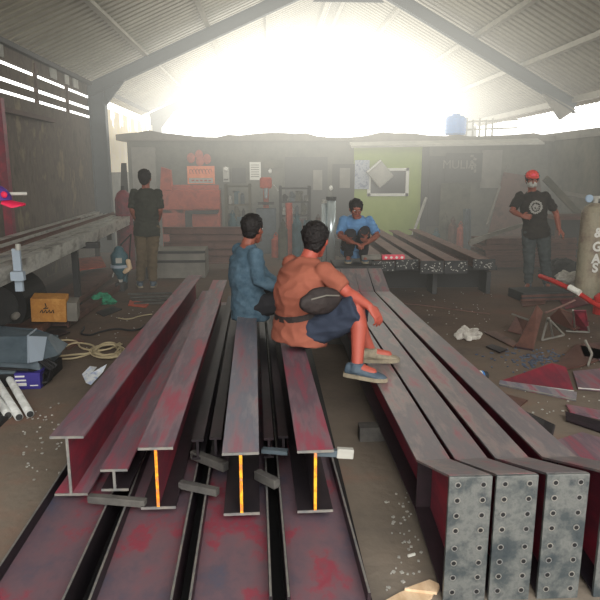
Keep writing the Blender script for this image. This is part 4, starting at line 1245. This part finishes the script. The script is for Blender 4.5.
def shoe(t, ank, toe_dir, m, sole_m, s=1.0):
    f = V((toe_dir.x, toe_dir.y, toe_dir.z)).normalized(); u = (V((0, 0, 1)) - f * f.z).normalized(); r = f.cross(u)
    c = ank - u * .055 * s
    b = MB()
    st = [(-.075, .026, .034, .03), (-.06, .034, .042, .036), (0, .036, .045, .04), (.06, .042, .032, .026), (.13, .046, .026, .016), (.175, .034, .02, .01), (.195, .014, .012, .006)]
    rings = []
    for y, w_, h_, z in st:
        rings.append([c + f * y * s + r * w_ * s * math.cos(2 * PI * k_ / 14) + u * (z + h_ * math.sin(2 * PI * k_ / 14)) * s for k_ in range(14)])
    b.loft(rings)
    b.tube([ank - u * .03, ank + u * .03 * s], [.046 * s, .044 * s], 14, side=r)
    me = remesh(b, .007, 2)
    o = link('shoe', me, m, t, smooth=True)
    b = MB(); rings = []
    for y, w_ in ((-.085, .012), (-.08, .03), (-.05, .04), (0, .04), (.06, .046), (.13, .05), (.18, .036), (.2, .012)):
        rings.append([c + f * y * s + r * w_ * s - u * .012 * s, c + f * y * s + r * w_ * s + u * .012 * s, c + f * y * s - r * w_ * s + u * .012 * s, c + f * y * s - r * w_ * s - u * .012 * s])
    b.loft(rings); b.build('sole', sole_m, o)
    return o


def lerp(a, b, t): return a + (b - a) * t


def person(label, J, skin, shirt, pants, sleeve=.9, leg=1.0, shoes=('shoe', 'sole'), hair=True, seed=0, base=None, hem=.03, curl=(.5, .5), headf=None, bulk=1.0, thick=1.0):
    pel, che, nec, hed = J['pelvis'], J['chest'], J['neck'], J['head']
    f = J['face'].normalized()
    r = f.cross(V((0, 0, 1))).normalized()       # the person's right
    up = (nec - pel).normalized()
    hf = (headf or f).normalized(); hr = hf.cross(V((0, 0, 1))).normalized(); hu = hr.cross(hf)
    t = thing('person', label, 'person', base if base is not None else V((pel.x, pel.y, 0)))
    K = bulk
    shR = J.get('shR', nec + r * .165 * K - up * .055); shL = J.get('shL', nec - r * .165 * K - up * .055)
    hipR, hipL = pel + r * .09, pel - r * .09
    legs = [(hipR, J['kneeR'], J['ankR'], J['toeR']), (hipL, J['kneeL'], J['ankL'], J['toeL'])]
    arms = [(shR, J['elbR'], J['wriR'], J.get('handR')), (shL, J['elbL'], J['wriL'], J.get('handL'))]

    def torso(b, g, lo=.06):
        b.tube([pel - up * lo, pel, lerp(pel, che, .45), che, lerp(che, nec, .55), nec - up * .035, nec + up * .01],
               [(.135 * K + g, .105 * K + g), (.16 * K + g, .118 * K + g), (.142 * K + g, .108 * K + g), (.158 * K + g, .118 * K + g), (.168 * K + g, .105 * K + g), (.12 + g, .08 + g), (.062 + g * .6, .062 + g * .6)], 24, side=r, rounded=False)
        b.ell(shR, (.05 + g * .8,) * 3); b.ell(shL, (.05 + g * .8,) * 3)
    # body
    b = MB(); torso(b, 0)
    b.tube([nec - up * .04, nec, lerp(nec, hed, .75)], [.062, .056, .052], 14, rounded=True)
    Rm = Matrix((hr, hf, hu)).transposed()
    b.ell(hed + hu * .02 - hf * .008, (.074, .092, .098), Rm, 24, 16)
    b.tube([hed - hf * .0 - hu * .01, hed + hf * .035 - hu * .055, hed + hf * .055 - hu * .095], [(.066, .07), (.058, .05), (.034, .026)], 16, side=hr, rounded=True)
    b.ell(hed + hf * .078 + hu * .03, (.05, .012, .012), Rm, 12, 8)     # brow
    b.tube([hed + hf * .082 + hu * .02, hed + hf * .098 - hu * .012, hed + hf * .104 - hu * .026], [.008, .012, .015], 8, side=hr, rounded=True)
    for sg in (-1, 1):
        b.ell(hed + hr * sg * .078 - hf * .004 - hu * .005, (.011, .018, .031), Rm, 10, 8)
        b.ell(hed + hr * sg * .04 + hf * .055 - hu * .02, (.022, .022, .02), Rm, 10, 8)
    b.ell(hed + hf * .082 - hu * .052, (.026, .012, .009), Rm, 12, 8)
    for ai, (s_, e, w_, h_) in enumerate(arms):
        b.tube([s_, lerp(s_, e, .5), e, lerp(e, w_, .3), w_], [.052, .047, .039, .04, .027], 14, rounded=True)
        hd = (h_ - w_) if h_ is not None else (w_ - e)
        bn = J.get('bhR' if ai == 0 else 'bhL', V((0, 0, 1)))
        th = (1 if ai == 1 else -1)
        if J.get('thumbflip'): th = -th
        hand(b, w_, hd, bn, curl[ai], 1.0, th)
    for (h_, k_, a_, t_) in legs:
        b.tube([h_, lerp(h_, k_, .5), k_, lerp(k_, a_, .3), lerp(k_, a_, .7), a_], [.085, .075, .055, .056, .042, .036], 16, rounded=True)
        b.tube([a_, a_ + (t_ - a_) * .6 - V((0, 0, .02))], [.034, .03], 10, rounded=True)
    link('body', remesh(b, .0055, 3), skin, t, smooth=True)
    # shirt
    b = MB(); torso(b, .016, .06 + hem)
    b.tube([pel - up * (.06 + hem), pel, lerp(pel, che, .45)], [(.186 * K, .145 * K), (.186 * K, .145 * K), (.16 * K, .126 * K)], 24, side=r)
    for (s_, e, w_, h_) in arms:
        if sleeve <= 1:
            q = lerp(s_, e, sleeve); b.tube([s_, lerp(s_, e, sleeve * .5), q], [.062, .064, .062], 16, rounded=False)
        else:
            q = lerp(e, w_, sleeve - 1); b.tube([s_, lerp(s_, e, .5), e, lerp(e, q, .4), q], [.068, .062, .056, .052, .043], 16, rounded=False)
    sh_me = remesh(b, .009, 9, .006, seed)
    sh = link('jacket' if sleeve > 1 else 'shirt', sh_me, shirt, t, smooth=True)
    # trousers
    b = MB()
    b.tube([pel + up * .02, pel - up * .03, pel - up * .075], [(.15 * K, .11 * K), (.158 * K, .12 * K), (.145 * K, .11 * K)], 24, side=r)
    for (h_, k_, a_, t_) in legs:
        b.ell(h_, (.098 * thick,) * 3)
        if leg <= .5:
            q = lerp(h_, k_, leg * 2); b.tube([h_, lerp(h_, k_, .5), q], [.1 * thick, .098 * thick, .092 * thick], 18, rounded=False)
        else:
            q = lerp(k_, a_, leg * 2 - 1); b.tube([h_, lerp(h_, k_, .5), k_, lerp(k_, q, .5), q], [.1, .09, .073, .068, .056], 18, rounded=False)
    link('shorts' if leg <= .6 else 'trousers', remesh(b, .009, 4, .006, seed + 3), pants, t, smooth=True)
    for li, (h_, k_, a_, t_) in enumerate(legs):
        shoe(t, a_, t_ - a_, M[shoes[0] if li == 0 else J.get('shoeL', shoes[0])], M[shoes[1]])
    if hair:
        b = MB()
        b.ell(hed + hu * .034 - hf * .02, (.09, .098, .099), Rm, 24, 16)
        b.ell(hed - hf * .045 - hu * .02, (.07, .05, .07), Rm, 20, 12)
        for k_ in range(22):
            a = random.uniform(0, 2 * PI); z = random.uniform(.1, .95)
            q = V((.084 * math.cos(a) * math.sqrt(1 - z * z), .092 * math.sin(a) * math.sqrt(1 - z * z), .095 * z))
            b.ell(hed + hu * .034 - hf * .02 + Rm @ q, (.016, .016, .012), Rm, 8, 6)
        link('hair', remesh(b, .007, 2, .003, seed, 30), M['hair'], t, smooth=True)
    for sg in (-1, 1):
        e = MB().ell(hed + hr * sg * .031 + hf * .077 + hu * .008, (.012, .006, .006), Rm, 12, 8).build('eye', M['mark'], t, smooth=True)
        MB().ell(hed + hr * sg * .031 + hf * .0835 + hu * .008, (.006, .004, .006), Rm, 10, 6).build('iris', M['black'], e)
    MB().ell(hed + hf * .09 - hu * .053, (.022, .005, .004), Rm, 12, 6).build('lips', M['redm'], t)
    return t, sh, Rm


# man in the orange shirt, seated sideways on the rightmost upright beam
fc = V((.84, .5, 0))
J = dict(pelvis=at(300, 329, 4.1), chest=at(299, 294, 4.1), neck=at(308, 259, 4.14), head=at(316, 240, 4.18), face=fc,
         elbR=at(348, 293, 3.88), wriR=at(369, 306, 3.78), handR=at(379, 318, 3.76), bhR=V((.5, -.6, .5)),
         elbL=at(330, 285, 4.5), wriL=at(350, 298, 4.35), handL=at(360, 305, 4.25),
         kneeR=at(360, 309, 3.83), ankR=at(360, 364, 3.88), toeR=at(383, 368, 3.93),
         kneeL=at(350, 303, 4.3), ankL=at(372, 349, 4.2), toeL=at(398, 350, 4.24))
for k_, a_ in (('ankR', 'toeR'), ('ankL', 'toeL')):
    J[a_].z = J[k_].z - .01
J['shoeL'] = 'sole'; J['ankR'] = gr(357, 367, .432); J['toeR'] = gr(383, 371, .425); J['ankL'] = gr(371, 352, .432); J['toeL'] = gr(399, 352, .43)
t, sh, Rm = person('man in orange shirt and navy shorts seated sideways on the rightmost upright beam, waist bag', J, M['skin'], M['orange_shirt'], M['navy'], sleeve=.8, leg=.5, seed=2, hem=.03, curl=(.55, .5), headf=V((.45, .9, -.08)), bulk=1.2, thick=1.15)
c = at(321, 301, 3.80)
bg_ = thing('waist_bag', 'black waist bag worn by the man in orange shirt', 'bag', c)
rr_ = fc.cross(V((0, 0, 1)))
Rb = Matrix((fc, -rr_, V((0, 0, 1)))).transposed()
b = MB(); b.ell(c, (.165, .055, .085), Rb); b.box(c, (.2, .07, .11), Rb)
link('pouch', remesh(b, .008, 4, .006, 5), M['bagblack'], bg_, smooth=True)
b = MB(); b.tube([c + Rb @ V(v) for v in ((-.11, -.048, .03), (0, -.058, .045), (.11, -.048, .03))], .005, 6); b.build('zip_line', M['grey'], bg_)
b = MB()
pc = lerp(J['pelvis'], J['chest'], .55)
rings = []
for i in range(33):
    a = 2 * PI * i / 32
    p = pc + rr_ * .205 * math.cos(a) + fc * .155 * math.sin(a) + V((0, 0, .045 * math.sin(a) - .0 + .012 * math.cos(a)))
    o_ = (rr_ * math.cos(a) + fc * math.sin(a)).normalized()
    rings.append([p - V((0, 0, .02)), p + o_ * .006 - V((0, 0, .02)), p + o_ * .006 + V((0, 0, .02)), p + V((0, 0, .02))])
b.loft(rings, caps=True); b.build('strap', M['bagblack'], bg_)
p = at(304, 324, 3.93)

# man in the denim jacket
fc = V((.9, .42, 0))
J = dict(pelvis=at(250, 306, 5.2), chest=at(246, 276, 5.2), neck=at(247, 246, 5.22), head=at(253, 229, 5.25), face=fc,
         elbR=at(259, 281, 5.0), wriR=at(276, 287, 4.98), handR=at(286, 287, 4.98), bhR=V((0, -.5, .8)),
         elbL=at(266, 276, 5.5), wriL=at(280, 286, 5.4), handL=at(288, 288, 5.35),
         kneeR=at(290, 291, 5.1), ankR=at(287, 335, 5.12), toeR=at(300, 340, 5.14),
         kneeL=at(290, 288, 5.4), ankL=at(287, 330, 5.42), toeL=at(300, 335, 5.44))
J['ankR'].z = .53 - .0; J['ankL'].z = .53
J['ankR'] = V((.27, 5.05, .24)); J['toeR'] = V((.4, 5.1, .235)); J['ankL'] = V((.25, 5.35, .24)); J['toeL'] = V((.38, 5.4, .235))
J['kneeR'] = V((.25, 5.05, .62)); J['kneeL'] = V((.23, 5.36, .63))
person('man in blue denim jacket seated on the middle upright beam, back to viewer', J, M['skin_d'], M['denim'], M['darkpants'], sleeve=1.92, leg=.96, seed=8, hem=.05, headf=V((.62, .78, -.1)), bulk=1.08)

# man in the blue tee squatting on a crate behind
J = dict(pelvis=V((1.16, 8.32, .63)), chest=V((1.15, 8.24, .84)), neck=V((1.15, 8.1, 1.05)), head=at(356, 209, 7.98), face=V((-.1, -1, 0)),
         elbR=V((.92, 7.95, .82)), wriR=V((1.05, 7.72, .76)), handR=V((1.14, 7.66, .74)),
         elbL=V((1.40, 7.95, .82)), wriL=V((1.24, 7.72, .76)), handL=V((1.15, 7.66, .73)),
         kneeR=V((1.04, 7.86, .86)), ankR=V((1.05, 8.12, .53)), toeR=V((1.02, 7.9, .525)),
         kneeL=V((1.22, 7.84, .9)), ankL=V((1.25, 8.12, .53)), toeL=V((1.26, 7.9, .525)))
person('man in light blue tee squatting on a low crate, facing the viewer', J, M['skin_d'], M['bluetee'], M['darkpants'], sleeve=.85, leg=.98, seed=12, headf=V((.05, -1, -.35)))
c = V((1.15, 8.08, 0))
t = thing('low_crate', 'low dark crate under the squatting man in light blue tee', 'crate', c)
MB().box(c + V((0, 0, .435)), (.62, .6, .03)).build('top', M['dark'], t)
for sx in (-.28, .28): MB().box(c + V((sx, 0, .21)), (.04, .58, .42)).build('side_panel', M['dark'], t)
for z in (.08, .2, .32): MB().box(c + V((0, -.29, z)), (.6, .02, .08)).build('slat', M['dwood'], t)

# man in the olive shirt, back to the viewer
D = 8.8
J = dict(pelvis=at(147, 229, D), chest=at(147, 208, D), neck=at(146, 189, D), head=at(145, 178.5, D), face=V((.12, 1, 0)),
         elbR=at(160, 210, D - .02), wriR=at(159, 219, D + .15), handR=at(158, 224, D + .2), bhR=V((1, 0, 0)),
         elbL=at(132, 210, D), wriL=at(137, 222, D + .15), handL=at(140, 227, D + .2), bhL=V((-1, 0, 0)),
         kneeR=at(152, 256, D), ankR=at(153, 281, D + .02), toeR=at(154, 280, D + .2),
         kneeL=at(142, 256, D), ankL=at(140, 281, D + .02), toeL=at(139, 280, D + .2))
for a in ('ankR', 'ankL', 'toeR', 'toeL'): J[a].z = .078
person('man in dark olive shirt and khaki trousers standing with back turned by the rack end', J, M['skin_d'], M['olive'], M['khaki'], sleeve=.9, leg=.97, seed=17)

# man with red cap
D = 8.4
J = dict(pelvis=at(536, 231, D), chest=at(534, 211, D), neck=at(532, 192, D), head=at(532, 180, D - .03), face=V((-.25, -1, 0)),
         elbR=at(512, 211, D - .05), wriR=at(522, 216, D - .24), handR=at(532, 217, D - .26), bhR=V((0, -1, .3)),
         elbL=at(556, 213, D), wriL=at(559, 229, D - .12), handL=at(565, 236, D - .16), bhL=V((.6, -.6, 0)),
         kneeR=at(529, 260, D - .04), ankR=at(528, 287, D), toeR=at(526, 289, D - .2),
         kneeL=at(545, 260, D - .04), ankL=at(547, 287, D), toeL=at(549, 289, D - .2))
for a in ('ankR', 'ankL', 'toeR', 'toeL'): J[a].z = .078
t, sh, Rm = person('man in black printed shirt, red cap and face mask standing at the right', J, M['skin_d'], M['blackshirt'], M['greypants'], sleeve=.8, leg=.98, seed=21, headf=V((-.25, -1, -.1)))
h = J['head']; hf = V((-.25, -1, -.1)).normalized(); hr = hf.cross(V((0, 0, 1))).normalized(); hu = hr.cross(hf)
Rh = Matrix((hr, hf, hu)).transposed()
cp = MB().ell(h + hu * .05 - hf * .01, (.088, .1, .085), Rh, 22, 12).build('cap', M['redcap'], t, smooth=True)
b = MB(); b.tube([h + hu * .055 + hf * .07, h + hu * .05 + hf * .12, h + hu * .042 + hf * .165], [(.075, .012), (.07, .008), (.04, .005)], 14, side=hr, rounded=True); b.build('brim', M['redcap'], cp, smooth=True)
b = MB(); b.ell(h + hu * .075 + hf * .085, (.03, .012, .022), Rh); b.build('badge', M['pinkred'], cp)
b = MB(); b.ell(h - hu * .052 + hf * .035, (.066, .072, .052), Rh, 20, 12); mk = b.build('face_mask', M['lgrey'], t, smooth=True)
b = MB()
for sg in (-1, 1): b.tube([h - hu * .03 + hf * .05 + hr * sg * .062, h + hr * sg * .083 - hu * .01], .003, 6)
b.build('ear_loop', M['lgrey'], mk)
# print on the shirt
bmx = bmesh.new(); bmx.from_mesh(sh.data); bmx.transform(W[t.name]); tree = BVHTree.FromBMesh(bmx)
fcv = J['face'].normalized(); rv = fcv.cross(V((0, 0, 1))).normalized()
pc = J['chest'] + V((0, 0, .06))
b = MB()
for i in range(170):
    a = i * 2.399; q = .085 * math.sqrt(i / 170)
    if 45 < i < 80 or (i % 5 == 0 and i < 45): continue
    o_ = pc + rv * q * math.cos(a) + V((0, 0, q * math.sin(a) * 1.05)) + fcv * .5
    loc, nr_, ix, dist = tree.ray_cast(o_, -fcv)
    if loc is None: continue
    x = rv * .005; z = V((0, 0, .005))
    p = loc + fcv * .003
    b.face([p - x - z, p + x - z, p + x + z, p - x + z])
bmx.free()
b.build('shirt_print', M['lgrey'], t)
# print strip on the seated man's shorts
# ------------------------------------------------------------------ world, light, haze
w = bpy.data.worlds.new('World'); SC.world = w; w.use_nodes = True
bg = w.node_tree.nodes['Background']; bg.inputs[0].default_value = (1.0, .985, .93, 1); bg.inputs[1].default_value = 4.0
SC.view_settings.view_transform = 'Standard'
SC.view_settings.look = 'None'
SC.view_settings.exposure = 0.0

# haze filling the hall, thickening to the open gable; emission paints its glare
hz = MB().box(((LX + EX) / 2, 11.3, 2.9), (EX - LX - .02, 17.2, 5.9))
m = bpy.data.materials.new('haze'); m.use_nodes = True
nt = m.node_tree; nt.nodes.clear(); N = nt.nodes; L = nt.links
out = N.new('ShaderNodeOutputMaterial')
vol = N.new('ShaderNodeVolumePrincipled')
vol.inputs['Color'].default_value = (0, 0, 0, 1)
vol.inputs['Absorption Color'].default_value = (0, 0, 0, 1)
geo = N.new('ShaderNodeNewGeometry'); sep = N.new('ShaderNodeSeparateXYZ'); L.new(geo.outputs['Position'], sep.inputs[0])


def mathn(op, a, b_=None, clamp=False):
    n = N.new('ShaderNodeMath'); n.operation = op; n.use_clamp = clamp
    for i, v in enumerate((a, b_)):
        if v is None: continue
        if isinstance(v, (int, float)): n.inputs[i].default_value = v
        else: L.new(v, n.inputs[i])
    return n.outputs[0]


def gauss(axis, c, s):
    t_ = mathn('DIVIDE', mathn('SUBTRACT', sep.outputs[axis], c), s)
    return mathn('MULTIPLY', t_, t_)


base = mathn('MULTIPLY', mathn('DIVIDE', mathn('SUBTRACT', sep.outputs[1], 3.0), 11.0, True), 0.024)
g2 = mathn('ADD', mathn('ADD', gauss(0, 1.3, 3.4), gauss(1, 16.5, 4.5)), gauss(2, 3.3, 1.45))
glow = mathn('MULTIPLY', mathn('EXPONENT', mathn('MULTIPLY', g2, -1.0)), 0.55)
tot = mathn('ADD', base, glow)
vol.inputs['Emission Color'].default_value = (1.0, .97, .86, 1)
L.new(tot, vol.inputs['Emission Strength'])
dens = mathn('MULTIPLY', mathn('DIVIDE', mathn('SUBTRACT', sep.outputs[1], 3.0), 11.0, True), 0.05)
L.new(dens, vol.inputs['Density'])
L.new(vol.outputs[0], out.inputs['Volume'])
o = hz.build('haze', m); o['kind'] = 'stuff'; o['category'] = 'haze'; o['label'] = 'pale haze with added glow hanging under the roof towards the open gable'
SC.cycles.volume_step_rate = 2.0
SC.cycles.volume_max_steps = 64

# daylight entering from the open yard side behind the photographer
ld = bpy.data.lights.new('yard_daylight', 'AREA'); ld.energy = 520; ld.shape = 'RECTANGLE'; ld.size = 7; ld.size_y = 3; ld.color = (1.0, .96, .92)
lo = bpy.data.objects.new('yard_daylight', ld); COL.objects.link(lo); lo.location = (1.0, -2.0, 4.2)
lo.rotation_euler = (math.radians(52), 0, 0)
